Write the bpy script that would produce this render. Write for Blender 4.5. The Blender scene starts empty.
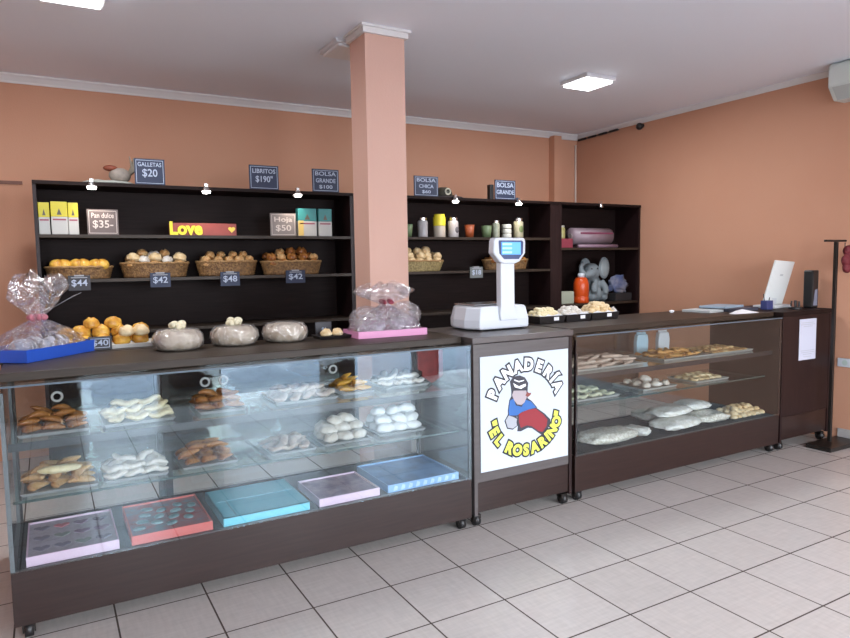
import bpy, math, random
from mathutils import Matrix, Vector, Euler, noise
C = bpy.context.scene.collection
scn = bpy.context.scene
PI = math.pi
rnd = random.Random(7)

# ---------------------------------------------------------------- camera, sky, light, exposure
cd = bpy.data.cameras.new('camera'); cam = bpy.data.objects.new('camera', cd); C.objects.link(cam)
cd.sensor_width = 36; cd.lens = 662.6/850*36; cd.clip_start = .05
pitch, roll, yaw = .0824426, -.0162235, .516323
fw = Vector((math.sin(yaw)*math.cos(pitch), math.cos(yaw)*math.cos(pitch), -math.sin(pitch)))
rt = Vector((math.cos(yaw), -math.sin(yaw), 0)); up = rt.cross(fw)
r2 = math.cos(roll)*rt + math.sin(roll)*up; u2 = -math.sin(roll)*rt + math.cos(roll)*up
mw = Matrix((r2, u2, -fw)).transposed().to_4x4(); mw.translation = Vector((0, 0, 1.521))
cam.matrix_world = mw; scn.camera = cam

w = bpy.data.worlds.new('sky'); scn.world = w; w.use_nodes = True
w.node_tree.nodes['Background'].inputs[0].default_value = (.86, .92, 1, 1)
w.node_tree.nodes['Background'].inputs[1].default_value = 17.0
scn.view_settings.view_transform = 'Standard'; scn.view_settings.look = 'None'
scn.view_settings.gamma = 1; scn.view_settings.use_curve_mapping = False
scn.view_settings.exposure = 0.05
try:
    scn.cycles.use_denoising = True
    scn.cycles.max_bounces = 10; scn.cycles.transparent_max_bounces = 24
    scn.cycles.sample_clamp_indirect = 6
    scn.cycles.caustics_reflective = False; scn.cycles.caustics_refractive = False
except Exception: pass

def area(name, loc, rot, sx, sy, power, col, portal=False):
    l = bpy.data.lights.new(name, 'AREA'); l.shape = 'RECTANGLE'; l.size = sx; l.size_y = sy
    l.energy = power; l.color = col
    o = bpy.data.objects.new(name, l); C.objects.link(o); o.location = loc; o.rotation_euler = rot
    if portal: l.cycles.is_portal = True
    return o
FY = -1.6
OPEN = [(-1.7, -.95), (.25, 1.02), (1.69, 2.96), (3.37, 4.30), (4.62, 5.50)]     # shop-front openings behind the camera
for a, b in OPEN:
    area('daylight_portal', ((a+b)/2, FY-.02, 1.3), (PI/2, 0, 0), b-a, 2.6, 1, (1, 1, 1), True)

# ---------------------------------------------------------------- materials
MATS = {}
def mat(name, col, rough=.6, metal=0, bump=0, bscale=40, var=0, vscale=6, col2=None, emit=None, spec=None, coat=0):
    if name in MATS: return MATS[name]
    m = bpy.data.materials.new(name); m.use_nodes = True; nt = m.node_tree; b = nt.nodes['Principled BSDF']
    b.inputs['Base Color'].default_value = (*col, 1); b.inputs['Roughness'].default_value = rough
    b.inputs['Metallic'].default_value = metal
    if spec is not None: b.inputs['Specular IOR Level'].default_value = spec
    if coat: b.inputs['Coat Weight'].default_value = coat; b.inputs['Coat Roughness'].default_value = .15
    if emit: b.inputs['Emission Color'].default_value = (*emit[0], 1); b.inputs['Emission Strength'].default_value = emit[1]
    tc = nt.nodes.new('ShaderNodeTexCoord')
    if col2 or var:
        n = nt.nodes.new('ShaderNodeTexNoise'); n.inputs['Scale'].default_value = vscale; n.inputs['Detail'].default_value = 4
        nt.links.new(tc.outputs['Object'], n.inputs[0])
        r = nt.nodes.new('ShaderNodeValToRGB'); nt.links.new(n.outputs['Fac'], r.inputs[0])
        c2 = col2 or tuple(c*(1-var) for c in col)
        r.color_ramp.elements[0].position = .36; r.color_ramp.elements[0].color = (*c2, 1)
        r.color_ramp.elements[1].position = .62; r.color_ramp.elements[1].color = (*col, 1)
        nt.links.new(r.outputs[0], b.inputs['Base Color'])
    if bump:
        n2 = nt.nodes.new('ShaderNodeTexNoise'); n2.inputs['Scale'].default_value = bscale; n2.inputs['Detail'].default_value = 3
        nt.links.new(tc.outputs['Object'], n2.inputs[0])
        bp = nt.nodes.new('ShaderNodeBump'); bp.inputs['Strength'].default_value = bump; bp.inputs['Distance'].default_value = .01
        nt.links.new(n2.outputs['Fac'], bp.inputs['Height']); nt.links.new(bp.outputs[0], b.inputs['Normal'])
    MATS[name] = m; return m

def wood(name, c1, c2, rough=.35, axis='X', spec=.5):
    m = bpy.data.materials.new(name); m.use_nodes = True; nt = m.node_tree; b = nt.nodes['Principled BSDF']
    b.inputs['Roughness'].default_value = rough; b.inputs['Specular IOR Level'].default_value = spec
    tc = nt.nodes.new('ShaderNodeTexCoord'); mp = nt.nodes.new('ShaderNodeMapping')
    mp.inputs['Scale'].default_value = {'X': (1.2, 14, 22), 'Z': (22, 14, 1.2), 'Y': (14, 1.2, 22)}[axis]
    nt.links.new(tc.outputs['Object'], mp.inputs[0])
    n = nt.nodes.new('ShaderNodeTexNoise'); n.inputs['Scale'].default_value = 3; n.inputs['Detail'].default_value = 6
    nt.links.new(mp.outputs[0], n.inputs[0])
    r = nt.nodes.new('ShaderNodeValToRGB'); r.color_ramp.elements[0].position = .3; r.color_ramp.elements[1].position = .7
    r.color_ramp.elements[0].color = (*c1, 1); r.color_ramp.elements[1].color = (*c2, 1)
    nt.links.new(n.outputs['Fac'], r.inputs[0]); nt.links.new(r.outputs[0], b.inputs['Base Color'])
    MATS[name] = m; return m

def pane(name, tint=(.94, .965, .96), f0=.045, rough=0.0, crumple=0, white=0.0, bscale=25, refl=1.0, tintr=(1, 1, 1)):
    m = bpy.data.materials.new(name); m.use_nodes = True; nt = m.node_tree; nt.nodes.clear()
    out = nt.nodes.new('ShaderNodeOutputMaterial'); mix = nt.nodes.new('ShaderNodeMixShader')
    t = nt.nodes.new('ShaderNodeBsdfTransparent'); t.inputs[0].default_value = (*tint, 1)
    g = nt.nodes.new('ShaderNodeBsdfGlossy'); g.inputs['Roughness'].default_value = rough; g.inputs[0].default_value = (*tintr, 1)
    lw = nt.nodes.new('ShaderNodeLayerWeight'); lw.inputs[0].default_value = .5
    p = nt.nodes.new('ShaderNodeMath'); p.operation = 'POWER'; p.inputs[1].default_value = 5 if not crumple else 2.5
    ma = nt.nodes.new('ShaderNodeMath'); ma.operation = 'MULTIPLY_ADD'; ma.inputs[1].default_value = 1-f0; ma.inputs[2].default_value = f0
    nt.links.new(lw.outputs['Facing'], p.inputs[0]); nt.links.new(p.outputs[0], ma.inputs[0]); nt.links.new(ma.outputs[0], mix.inputs[0])
    nt.links.new(t.outputs[0], mix.inputs[1]); nt.links.new(g.outputs[0], mix.inputs[2]); last = mix
    if crumple:
        tc = nt.nodes.new('ShaderNodeTexCoord'); n = nt.nodes.new('ShaderNodeTexNoise'); n.inputs['Scale'].default_value = bscale; n.inputs['Detail'].default_value = 4; n.inputs['Distortion'].default_value = 1.5
        vo = nt.nodes.new('ShaderNodeTexVoronoi'); vo.inputs['Scale'].default_value = bscale*.9; nt.links.new(tc.outputs['Object'], vo.inputs['Vector']); av = nt.nodes.new('ShaderNodeMath'); av.operation = 'ADD'; nt.links.new(vo.outputs['Distance'], av.inputs[0])
        nt.links.new(tc.outputs['Object'], n.inputs[0]); bp = nt.nodes.new('ShaderNodeBump'); bp.inputs['Strength'].default_value = crumple; bp.inputs['Distance'].default_value = .03
        nt.links.new(n.outputs['Fac'], av.inputs[1]); nt.links.new(av.outputs[0], bp.inputs['Height']); nt.links.new(bp.outputs[0], g.inputs['Normal']); nt.links.new(bp.outputs[0], lw.inputs['Normal'])
    if white:
        d = nt.nodes.new('ShaderNodeBsdfDiffuse'); d.inputs[0].default_value = (.8, .8, .84, 1)
        m2 = nt.nodes.new('ShaderNodeMixShader'); m2.inputs[0].default_value = white
        nt.links.new(mix.outputs[0], m2.inputs[1]); nt.links.new(d.outputs[0], m2.inputs[2]); last = m2
    nt.links.new(last.outputs[0], out.inputs[0]); MATS[name] = m; return m

def wall_paint(name, c, c2):
    return mat(name, c, rough=.75, col2=c2, vscale=1.1, bump=.12, bscale=120, spec=.3)

WALL = wall_paint('orange_paint', (.59, .31, .20), (.57, .29, .185))
COLM = wall_paint('column_paint', (.66, .41, .33), (.64, .395, .315))
CEIL = mat('ceiling_paint', (.86, .90, .98), .9, spec=.2)
TRIM = mat('plaster_trim', (.75, .73, .72), .7)
WENGE = wood('wenge_melamine', (.010, .005, .0045), (.017, .009, .008), .55, spec=.12)
WENGEV = wood('wenge_melamine_upright', (.010, .004, .0045), (.020, .009, .009), .42, 'Z', spec=.3)
WTOP = wood('wenge_worktop', (.024, .015, .010), (.042, .028, .019), .45, 'X', spec=.28)  # lighter wenge, sheen on the boards put into the base colour
WPLIN = wood('wenge_plinth', (.016, .007, .006), (.027, .013, .011), .30, 'X', spec=.45)
WGREY = wood('charcoal_panel', (.070, .060, .060), (.088, .077, .077), .45, 'X')
BLACK = mat('black_plastic', (.012, .012, .013), .4)
BLKM = mat('black_metal', (.02, .016, .014), .35, metal=.3)
CHROME = mat('brushed_chrome', (.6, .6, .6), .25, metal=1)
ALU = mat('grey_aluminium', (.16, .17, .18), .5, metal=.3)
WHITE = mat('white_plastic', (.62, .65, .70), .35)
PAPER = mat('white_paper', (.80, .80, .82), .7)
GLASS = pane('case_glass')
FGLASS = pane('front_glass', (.94, .96, .96), f0=.068, tintr=(.72, .88, 1))  # reflection tinted blue, standing in for skylight on the floor
SHELFG = pane('shelf_glass', (.82, .90, .87), .05)
EDGEG = mat('glass_edge', (.03, .06, .055), .2)
CELLO = pane('cellophane', (.95, .95, .98), .16, .04, 1.0, .02, 30)
CLEARB = pane('clear_wrap', (.95, .95, .96), .12, .10, .7, .07, 24)

# ---------------------------------------------------------------- mesh helpers
class MB:
    def __init__(s): s.v = []; s.f = []; s.mi = []; s.cur = 0
    def add(s, vs, fs):
        o = len(s.v); s.v += [tuple(p) for p in vs]; s.f += [tuple(i+o for i in f) for f in fs]; s.mi += [s.cur]*len(fs); return s
    def box(s, x0, x1, y0, y1, z0, z1):
        vs = [(x, y, z) for z in (z0, z1) for y in (y0, y1) for x in (x0, x1)]
        return s.add(vs, [(0, 2, 3, 1), (4, 5, 7, 6), (0, 1, 5, 4), (2, 6, 7, 3), (0, 4, 6, 2), (1, 3, 7, 5)])
    def tube(s, path, rad, n=10, caps=True, sy=1.0):
        path = [Vector(p) for p in path]; k = len(path)
        if not hasattr(rad, '__len__'): rad = [rad]*k
        vs = []; fs = []; ref = None
        for i, p in enumerate(path):
            t = (path[min(i+1, k-1)]-path[max(i-1, 0)]).normalized()
            if ref is None: ref = Vector((0, 0, 1)) if abs(t.z) < .9 else Vector((1, 0, 0))
            a = t.cross(ref).normalized(); b = a.cross(t).normalized(); ref = b
            for j in range(n):
                th = 2*PI*j/n; vs.append(p+rad[i]*(math.cos(th)*a+sy*math.sin(th)*b))
        for i in range(k-1):
            for j in range(n):
                j2 = (j+1) % n; fs.append((i*n+j, i*n+j2, (i+1)*n+j2, (i+1)*n+j))
        if caps: fs.append(tuple(range(n))[::-1]); fs.append(tuple((k-1)*n+j for j in range(n)))
        return s.add(vs, fs)
    def lathe(s, prof, n=32, c=(0, 0, 0), sx=1, sy=1, wob=None, close=True):
        vs = []; fs = []
        for i, (r, z) in enumerate(prof):
            for j in range(n):
                th = 2*PI*j/n; q = wob(i, th) if wob else 1
                vs.append((c[0]+sx*r*q*math.cos(th), c[1]+sy*r*q*math.sin(th), c[2]+z))
        for i in range(len(prof)-1):
            for j in range(n):
                j2 = (j+1) % n; fs.append((i*n+j, i*n+j2, (i+1)*n+j2, (i+1)*n+j))
        if close:
            if prof[0][0] > 1e-5: fs.append(tuple(range(n))[::-1])
            if prof[-1][0] > 1e-5: fs.append(tuple((len(prof)-1)*n+j for j in range(n)))
        return s.add(vs, fs)
    def prism(s, poly, a, b, axis='Y'):      # poly in XZ pushed along Y (or XY along Z)
        n = len(poly)
        if axis == 'Y': vs = [(x, a, z) for x, z in poly]+[(x, b, z) for x, z in poly]
        elif axis == 'Z': vs = [(x, y, a) for x, y in poly]+[(x, y, b) for x, y in poly]
        else: vs = [(a, y, z) for y, z in poly]+[(b, y, z) for y, z in poly]
        fs = [tuple(range(n)), tuple(range(2*n-1, n-1, -1))]+[(i, i+n, (i+1) % n+n, (i+1) % n) for i in range(n)]
        return s.add(vs, fs)
    def ball(s, c, r, nu=14, nv=9, M=None, fn=None):
        if not hasattr(r, '__len__'): r = (r, r, r)
        vs = []; fs = []
        for i in range(nv+1):
            ph = PI*i/nv
            for j in range(nu):
                th = 2*PI*j/nu; p = Vector((math.sin(ph)*math.cos(th), math.sin(ph)*math.sin(th), -math.cos(ph)))
                if fn: p = fn(p)
                p = Vector((p.x*r[0], p.y*r[1], p.z*r[2]))
                if M: p = M @ p
                vs.append(p+Vector(c))
        for i in range(nv):
            for j in range(nu):
                j2 = (j+1) % nu; fs.append((i*nu+j, i*nu+j2, (i+1)*nu+j2, (i+1)*nu+j))
        return s.add(vs, fs)
    def mesh(s, name, m, smooth=False):
        me = bpy.data.meshes.new(name); me.from_pydata(s.v, [], s.f)
        for x in (m if isinstance(m, (list, tuple)) else [m]): me.materials.append(x)
        if isinstance(m, (list, tuple)): me.polygons.foreach_set('material_index', s.mi)
        me.polygons.foreach_set('use_smooth', [smooth]*len(me.polygons))
        import bmesh
        bm = bmesh.new(); bm.from_mesh(me); bmesh.ops.remove_doubles(bm, verts=bm.verts, dist=1e-6)
        bmesh.ops.recalc_face_normals(bm, faces=bm.faces); bm.to_mesh(me); bm.free(); me.update()
        return me
def tag(o, label=None, cat=None, group=None, kind=None):
    if label: o['label'] = label
    if cat: o['category'] = cat
    if group: o['group'] = group
    if kind: o['kind'] = kind
    return o
def root(name, label, cat, loc=(0, 0, 0), rz=0, group=None):
    o = bpy.data.objects.new(name, None); o.empty_display_size = .05; C.objects.link(o)
    o.location = loc; o.rotation_euler = (0, 0, rz); return tag(o, label, cat, group)
def part(name, mb, m, parent=None, smooth=False, bev=0, label=None, off=None, seg=2):
    """links ONE mesh object; off = world origin to subtract so geometry may be given in world coordinates"""
    if off is not None: mb.v = [(x-off[0], y-off[1], z-off[2]) for x, y, z in mb.v]
    o = bpy.data.objects.new(name, mb.mesh(name, m, smooth)); C.objects.link(o)
    if parent: o.parent = parent
    elif off is not None: o.location = off
    if bev:
        b = o.modifiers.new('bevel', 'BEVEL'); b.width = bev; b.segments = seg; b.limit_method = 'ANGLE'
    if label: o['label'] = label
    return o
def struct(name, mb, m, parent=None, **k):
    o = part(name, mb, m, parent, **k)
    if not parent: o['kind'] = 'structure'
    return o
def solo(name, mb, m, label, cat, loc, rz=0, group=None, **k):
    o = part(name, mb, m, None, **k); o.location = loc; o.rotation_euler = (0, 0, rz); return tag(o, label, cat, group)
def text(name, s, size, m, parent, loc, rot=(PI/2, 0, 0), depth=.0008, offset=0, align='CENTER', shear=0, sx=1, fat=0):
    cu = bpy.data.curves.new(name, 'FONT'); cu.body = s; cu.size = size; cu.extrude = depth; cu.offset = offset
    cu.align_x = align; cu.align_y = 'CENTER'; cu.shear = shear; cu.resolution_u = 3
    if fat: cu.bevel_depth = fat; cu.bevel_resolution = 1
    t = bpy.data.objects.new(name, cu); C.objects.link(t)
    me = bpy.data.meshes.new_from_object(t.evaluated_get(bpy.context.evaluated_depsgraph_get()))
    C.objects.unlink(t); bpy.data.objects.remove(t)
    me.materials.clear(); me.materials.append(m)
    R = Matrix.Translation(loc) @ Euler(rot).to_matrix().to_4x4() @ Matrix.Diagonal((sx, 1, 1, 1))
    me.transform(R)
    o = bpy.data.objects.new(name, me); C.objects.link(o); o.parent = parent; return o
def copy_tree(o, parent=None):
    c = o.copy(); C.objects.link(c); c.parent = parent
    for ch in [x for x in C.objects if x.parent == o]: copy_tree(ch, c)
    return c

# ---------------------------------------------------------------- room shell
XL, XR, YB, ZC = -2.6, 5.69, 6.21, 3.05
def tile_mat():
    m = bpy.data.materials.new('floor_tiles'); m.use_nodes = True; nt = m.node_tree; b = nt.nodes['Principled BSDF']
    tc = nt.nodes.new('ShaderNodeTexCoord'); mp = nt.nodes.new('ShaderNodeMapping')
    T = .385; mp.inputs['Location'].default_value = (-2.4924/T+40, -2.7292/T+40, 0); mp.inputs['Scale'].default_value = (1/T, 1/T, 1/T)
    nt.links.new(tc.outputs['Object'], mp.inputs[0])
    br = nt.nodes.new('ShaderNodeTexBrick'); br.offset = 0; br.squash = 1
    br.inputs['Scale'].default_value = 1; br.inputs['Mortar Size'].default_value = .011; br.inputs['Mortar Smooth'].default_value = .2
    br.inputs['Brick Width'].default_value = 1; br.inputs['Row Height'].default_value = 1; br.inputs['Bias'].default_value = 0
    br.inputs['Color1'].default_value = (.53, .49, .465, 1); br.inputs['Color2'].default_value = (.56, .52, .495, 1); br.inputs['Mortar'].default_value = (.10, .08, .07, 1)
    nt.links.new(mp.outputs[0], br.inputs[0])
    mp2 = nt.nodes.new('ShaderNodeMapping'); mp2.inputs['Scale'].default_value = (6, 40, 1); nt.links.new(tc.outputs['Object'], mp2.inputs[0])
    n = nt.nodes.new('ShaderNodeTexNoise'); n.inputs['Scale'].default_value = 1.5; n.inputs['Detail'].default_value = 4; nt.links.new(mp2.outputs[0], n.inputs[0])
    mp3 = nt.nodes.new('ShaderNodeMapping'); mp3.inputs['Scale'].default_value = (40, 6, 1); nt.links.new(tc.outputs['Object'], mp3.inputs[0])
    n3 = nt.nodes.new('ShaderNodeTexNoise'); n3.inputs['Scale'].default_value = 1.5; n3.inputs['Detail'].default_value = 4; nt.links.new(mp3.outputs[0], n3.inputs[0])
    ad = nt.nodes.new('ShaderNodeMath'); ad.operation = 'ADD'; nt.links.new(n.outputs['Fac'], ad.inputs[0]); nt.links.new(n3.outputs['Fac'], ad.inputs[1])
    mr = nt.nodes.new('ShaderNodeMapRange'); mr.inputs[1].default_value = .7; mr.inputs[2].default_value = 1.3; mr.inputs[3].default_value = .90; mr.inputs[4].default_value = 1.06
    nt.links.new(ad.outputs[0], mr.inputs[0])
    vm = nt.nodes.new('ShaderNodeVectorMath'); vm.operation = 'SCALE'; nt.links.new(br.outputs['Color'], vm.inputs[0]); nt.links.new(mr.outputs[0], vm.inputs['Scale'])
    nt.links.new(vm.outputs[0], b.inputs['Base Color']); b.inputs['Specular IOR Level'].default_value = .5
    rr = nt.nodes.new('ShaderNodeMapRange'); rr.inputs[3].default_value = .28; rr.inputs[4].default_value = .95; nt.links.new(br.outputs['Fac'], rr.inputs[0]); nt.links.new(rr.outputs[0], b.inputs['Roughness'])
    rs = nt.nodes.new('ShaderNodeMapRange'); rs.inputs[3].default_value = .5; rs.inputs[4].default_value = .02; nt.links.new(br.outputs['Fac'], rs.inputs[0]); nt.links.new(rs.outputs[0], b.inputs['Specular IOR Level'])
    bp = nt.nodes.new('ShaderNodeBump'); bp.inputs['Strength'].default_value = .3; bp.inputs['Distance'].default_value = .002; bp.invert = True
    nt.links.new(br.outputs['Fac'], bp.inputs['Height']); nt.links.new(bp.outputs[0], b.inputs['Normal'])
    return m
struct('floor', MB().box(XL, XR, FY-.2, YB, -.08, 0), tile_mat())
struct('ceiling', MB().box(XL, XR+.02, FY, YB, ZC, ZC+.1), CEIL)
struct('wall_back', MB().box(XL, XR+.15, YB, YB+.15, -.08, ZC+.1), WALL)
struct('wall_right', MB().box(XR, XR+.15, FY-.2, YB, -.08, ZC+.1), WALL)
struct('wall_left', MB().box(XL-.15, XL, FY-.2, YB+.15, -.08, ZC+.1), WALL)
ff = MB(); xs = [XL]+[v for ab in OPEN for v in ab]+[XR]
for i in range(0, len(xs), 2): ff.box(xs[i], xs[i+1], FY-.2, FY, -.08, 2.6)
ff.box(XL, XR, FY-.2, FY, 2.6, ZC+.1)
struct('wall_front', ff, mat('front_wall_paint', (.13, .10, .09), .8))
struct('trim_2', MB().box(5.25, 5.36, YB-.10, YB, 0, ZC-.05), WALL)
part('pavement', MB().box(-14, 20, -16, FY-.2, -.14, -.06), mat('pavement_concrete', (.17, .19, .22), .8, var=.2), None)['kind'] = 'structure'
# crown mouldings
def crown(name, x0, x1, y0, y1, d):
    m = MB()
    if d == 'back': m.prism([(YB, ZC-.065), (YB-.012, ZC-.065), (YB-.016, ZC-.05), (YB-.04, ZC-.022), (YB-.055, ZC-.012), (YB-.055, ZC), (YB, ZC)], x0, x1, 'X')
    else: m.prism([(XR, ZC-.045), (XR-.010, ZC-.045), (XR-.014, ZC-.035), (XR-.028, ZC-.018), (XR-.036, ZC-.01), (XR-.036, ZC), (XR, ZC)], y0, y1, 'Y')
    return struct(name, m, TRIM)
crown('trim_3', XL, XR, 0, 0, 'back'); crown('trim_4', 0, 0, FY, YB, 'right')
struct('baseboard_right', MB().box(XR-.012, XR, FY, 3.04, 0, .10), mat('grey_skirting', (.42, .40, .39), .5))
# column with its plaster cap
struct('trim_1', MB().box(1.845, 2.13, 3.97, 4.21, 0, ZC-.05), COLM)
cp = MB().box(1.825, 2.15, 3.95, 4.23, ZC-.05, ZC-.012); cp.box(1.81, 2.165, 3.935, 4.245, ZC-.014, ZC)
struct('trim_5', cp, TRIM)

# ceiling lights
LDIF = mat('lamp_diffuser', (.9, .9, .9), .4, emit=((.93, .96, 1), 9))
LOFF = mat('lamp_diffuser_unlit', (.85, .85, .87), .3)
def panel_light(x, y, s, lab, on=True):
    r = root('ceiling_light', lab, 'ceiling light', (x, y, ZC-.035))
    part('frame', MB().box(-s-.02, s+.02, -s-.02, s+.02, .004, .035), mat('lamp_frame', (.7, .7, .72), .4), r, bev=.006)
    part('diffuser', MB().box(-s, s, -s, s, -.014, .006), LDIF if on else LOFF, r, bev=.006)
    if on:
        l = area('ceiling_light_glow', (x, y, ZC-.06), (0, 0, 0), s*2, s*2, 32.0, (.93, .96, 1))
        l.parent = r; l.location = (0, 0, -.03)
panel_light(4.05, 4.29, .142, 'lit square ceiling light right of the salmon column')
panel_light(.20, 4.17, .150, 'lit square ceiling light at the top left, above the left display case')
panel_light(1.93, 4.42, .14, 'unlit white ceiling light half hidden behind the salmon column', False)

# air conditioner on the right wall, top right corner
ac = root('air_conditioner', 'white air conditioner at the top right on the right wall under the ceiling', 'air conditioner', (XR, 2.67, 2.765))
part('casing', MB().prism([(0, 0), (-.15, .0), (-.235, .10), (-.235, .26), (-.2, .285), (0, .285)], -.42, .42, 'Y'), mat('ac_white', (.66, .70, .66), .4), ac, bev=.012)
part('louver', MB().prism([(-.16, .004), (-.236, .092), (-.240, .090), (-.163, 0)], -.38, .38, 'Y'), mat('ac_louver', (.45, .47, .45), .4), ac)
mg = MB()
for k in range(7): mg.box(-.19+k*.024, -.18+k*.024, -.38, .38, .285, .289)
part('grille', mg, mat('ac_grille', (.2, .2, .2), .5), ac)
# camera, cable, sockets, pipe
sc_ = root('security_camera', 'small black dome camera high on the right wall', 'camera', (XR, 5.18, 2.965))
part('mount', MB().tube([(-.002, 0, .012), (-.03, 0, .012)], .022, 16), BLACK, sc_)
part('lens_ball', MB().ball((-.052, 0, 0), .038), BLACK, sc_, True)
cb = MB()
for k in range(4): cb.tube([(-.02, -k*.17, -.003+.004*k), (-.02, -k*.17-.12, .0+.004*k)], .013, 8)
cb.tube([(-.008, 0, 0), (-.008, -.64, .01)], .006, 6)
solo('cable_clip_rail', cb, BLACK, 'black clipped cable run along the top of the right wall at the back corner', 'cable', (XR, 6.16, 2.985))
solo('conduit_pipe', MB().tube([(0, 0, 2.05), (0, 0, 2.93)], .011, 10), mat('pipe_ivory', (.70, .60, .52), .5), 'thin pale conduit pipe in the back right corner', 'pipe', (5.655, YB-.016, 0), smooth=True)
sk = root('wall_socket', 'white wall socket low on the right wall beside the pole stand', 'socket', (XR-.001, 3.0, .655))
part('plate', MB().box(-.012, 0, -.06, .06, -.036, .036), WHITE, sk, bev=.004)
part('outlet', MB().tube([(-.011, 0, 0), (-.015, 0, 0)], .022, 16), mat('outlet_grey', (.5, .6, .56), .5), sk)
solo('wall_rail', MB().box(-2.2, 0, -.02, 0, -.012, .012), mat('rail_brown', (.16, .05, .025), .5), 'thin brown rail on the back wall left of the bread shelves', 'rail', (-.13, YB, 2.215))

# ---------------------------------------------------------------- display cases
def rbox(m, *a): return m.box(*a)
def castor_mb():
    return MB()
def casters(r, xs, ys, off):
    for x in xs:
        for y in ys:
            m = MB(); m.tube([(x-.016, y, .032), (x+.016, y, .032)], .032, 18)
            o = part('caster', m, BLACK, r, True, off=off)
            h = MB(); h.box(x-.024, x+.024, y-.02, y+.03, .045, .066); h.box(x-.024, x-.018, y-.012, y+.012, .02, .06); h.box(x+.018, x+.024, y-.012, y+.012, .02, .06)
            part('bracket', h, BLKM, o, off=off)
YF, YK = 3.09, 3.72
def case(name, label, x0, x1, shelves, wall_side, topw):
    off = ((x0+x1)/2, (YF+YK)/2, 0); r = root(name, label, 'display case', off)
    m = MB().box(x0, x1, YF+.004, YF+.022, .066, .300)
    pl = part('front_plinth', m, WPLIN, r, bev=.002, off=off)
    part('rear_plinth', MB().box(x0, x1, YK-.02, YK, .066, .30), WPLIN, r, off=off)
    for x, nm in ((x0, 'side_plinth'), (x1-.018, 'side_plinth')):
        part(nm, MB().box(x, x+.018, YF+.022, YK-.02, .066, .30), WPLIN, r, off=off)
    part('deck', MB().box(x0+.018, x1-.018, YF+.022, YK-.02, .270, .296), WENGE, r, off=off)
    # uprights
    for x in (x0, x1-.016):
        for y in (YF+.002, YK-.02):
            if wall_side == 'right' and x > x0: continue
            part('upright', MB().box(x, x+.016, y, y+.016, .30, 1.035), ALU if (x == x0 and wall_side == 'left') else WENGEV, r, off=off)
    if wall_side == 'right':
        part('end_panel', MB().box(x1-.018, x1, YF+.002, YK, .30, 1.06), WENGEV, r, off=off)
        part('glass_side', MB().box(x0+.004, x0+.009, YF+.02, YK-.02, .302, 1.055), GLASS, r, off=off)
    else:
        part('glass_side', MB().box(x0+.004, x0+.009, YF+.02, YK-.02, .302, 1.055), GLASS, r, off=off)
        part('glass_side', MB().box(x1-.009, x1-.004, YF+.02, YK-.02, .302, 1.055), GLASS, r, off=off)
    part('glass_front', MB().box(x0+.002, x1-.002, YF-.004, YF+.001, .296, 1.058), FGLASS, r, off=off)
    part('glass_top', MB().box(x0+.002, x1-.002, YF-.004, YF+.14, 1.059, 1.064), GLASS, r, off=off)
    part('glass_rim', MB().box(x0+.002, x1-.002, YF-.0055, YF-.004, 1.056, 1.064), mat('rim_pale', (.09, .12, .15), .2), r, off=off)
    part('top_board', MB().box(x0, x1, topw, YK+.02, 1.066, 1.103), WTOP, r, bev=.003, off=off)
    part('top_rail', MB().box(x0+.018, x1-.018, YK-.03, YK, 1.03, 1.065), WENGE, r, off=off)
    for z, ya, yb in shelves:
        s = part('glass_shelf', MB().box(x0+.02, x1-.02, ya, yb, z-.008, z), SHELFG, r, off=off)
        part('shelf_edge', MB().box(x0+.02, x1-.02, ya-.004, ya-.0005, z-(.032 if z > .7 else .010), z+.001), EDGEG if z < .7 else mat('shelf_lip', (.012, .013, .016), .35), s, off=off)
        n = 3
        for k in range(n):
            xx = x0+.06+(x1-x0-.12)*k/(n-1)
            part('shelf_bracket', MB().box(xx-.008, xx+.008, ya+.04, YK-.022, z-.022, z-.009), ALU, s, off=off)
    # sliding glass doors at the back
    xm = .767 if wall_side == 'left' else (x0+x1)/2
    for k, (a, b, y) in enumerate(((x0+.02, xm+.03, YK-.012), (xm-.03, x1-.02, YK-.003))):
        d = part('sliding_door', MB().box(a, b, y-.002, y+.002, .302, 1.028), GLASS, r, off=off)
        for xx in ((((.01, .717), (.817, 1.465))[k]) if wall_side == 'left' else ()):
            rg = MB()
            P = [(xx+.022*math.cos(t*PI/12), y-.004, .90+.022*math.sin(t*PI/12)) for t in range(25)]
            rg.tube(P, .006, 8, False); part('finger_pull', rg, mat('pull_white', (.75, .73, .72), .3), d, True, off=off)
    casters(r, (x0+.05, x1-.05), (YF+.045, YK-.06), off)
    return r
case('display_case', 'long glass display case at the left holding pastries and boxes, dark wood plinth', -.195, 2.045, [(.825, YF+.012, YK-.05), (.560, YF+.10, YK-.05)], 'left', 3.185)
case('display_case', 'glass display case right of the white sign, dark wood plinth', 2.828, 4.945, [(.800, YF+.06, YK-.05), (.595, YF+.12, YK-.05)], 'right', 3.16)

# centre cabinet with the sign
off = (2.427, 3.4, 0); cc = root('counter_cabinet', 'dark counter cabinet carrying the scale, white sign on its front', 'cabinet', off)
part('front_panel', MB().box(2.085, 2.77, YF+.002, YF+.02, .262, 1.063), WGREY, cc, off=off)
part('kick_panel', MB().box(2.085, 2.77, YF+.006, YF+.02, .085, .258), WPLIN, cc, off=off)
for x in (2.062, 2.772): part('side_panel', MB().box(x, x+.022, YF-.002, YK, .07, 1.066), WGREY if x < 2.5 else WENGEV, cc, off=off)
part('back_panel', MB().box(2.085, 2.77, YK-.02, YK, .085, 1.063), WENGE, cc, off=off)
part('top_board', MB().box(2.055, 2.802, YF-.006, YK+.02, 1.068, 1.103), mat('grey_top', (.075, .062, .060), .35), cc, bev=.003, off=off)
casters(cc, (2.095, 2.755), (YF+.04, YK-.06), off)

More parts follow.
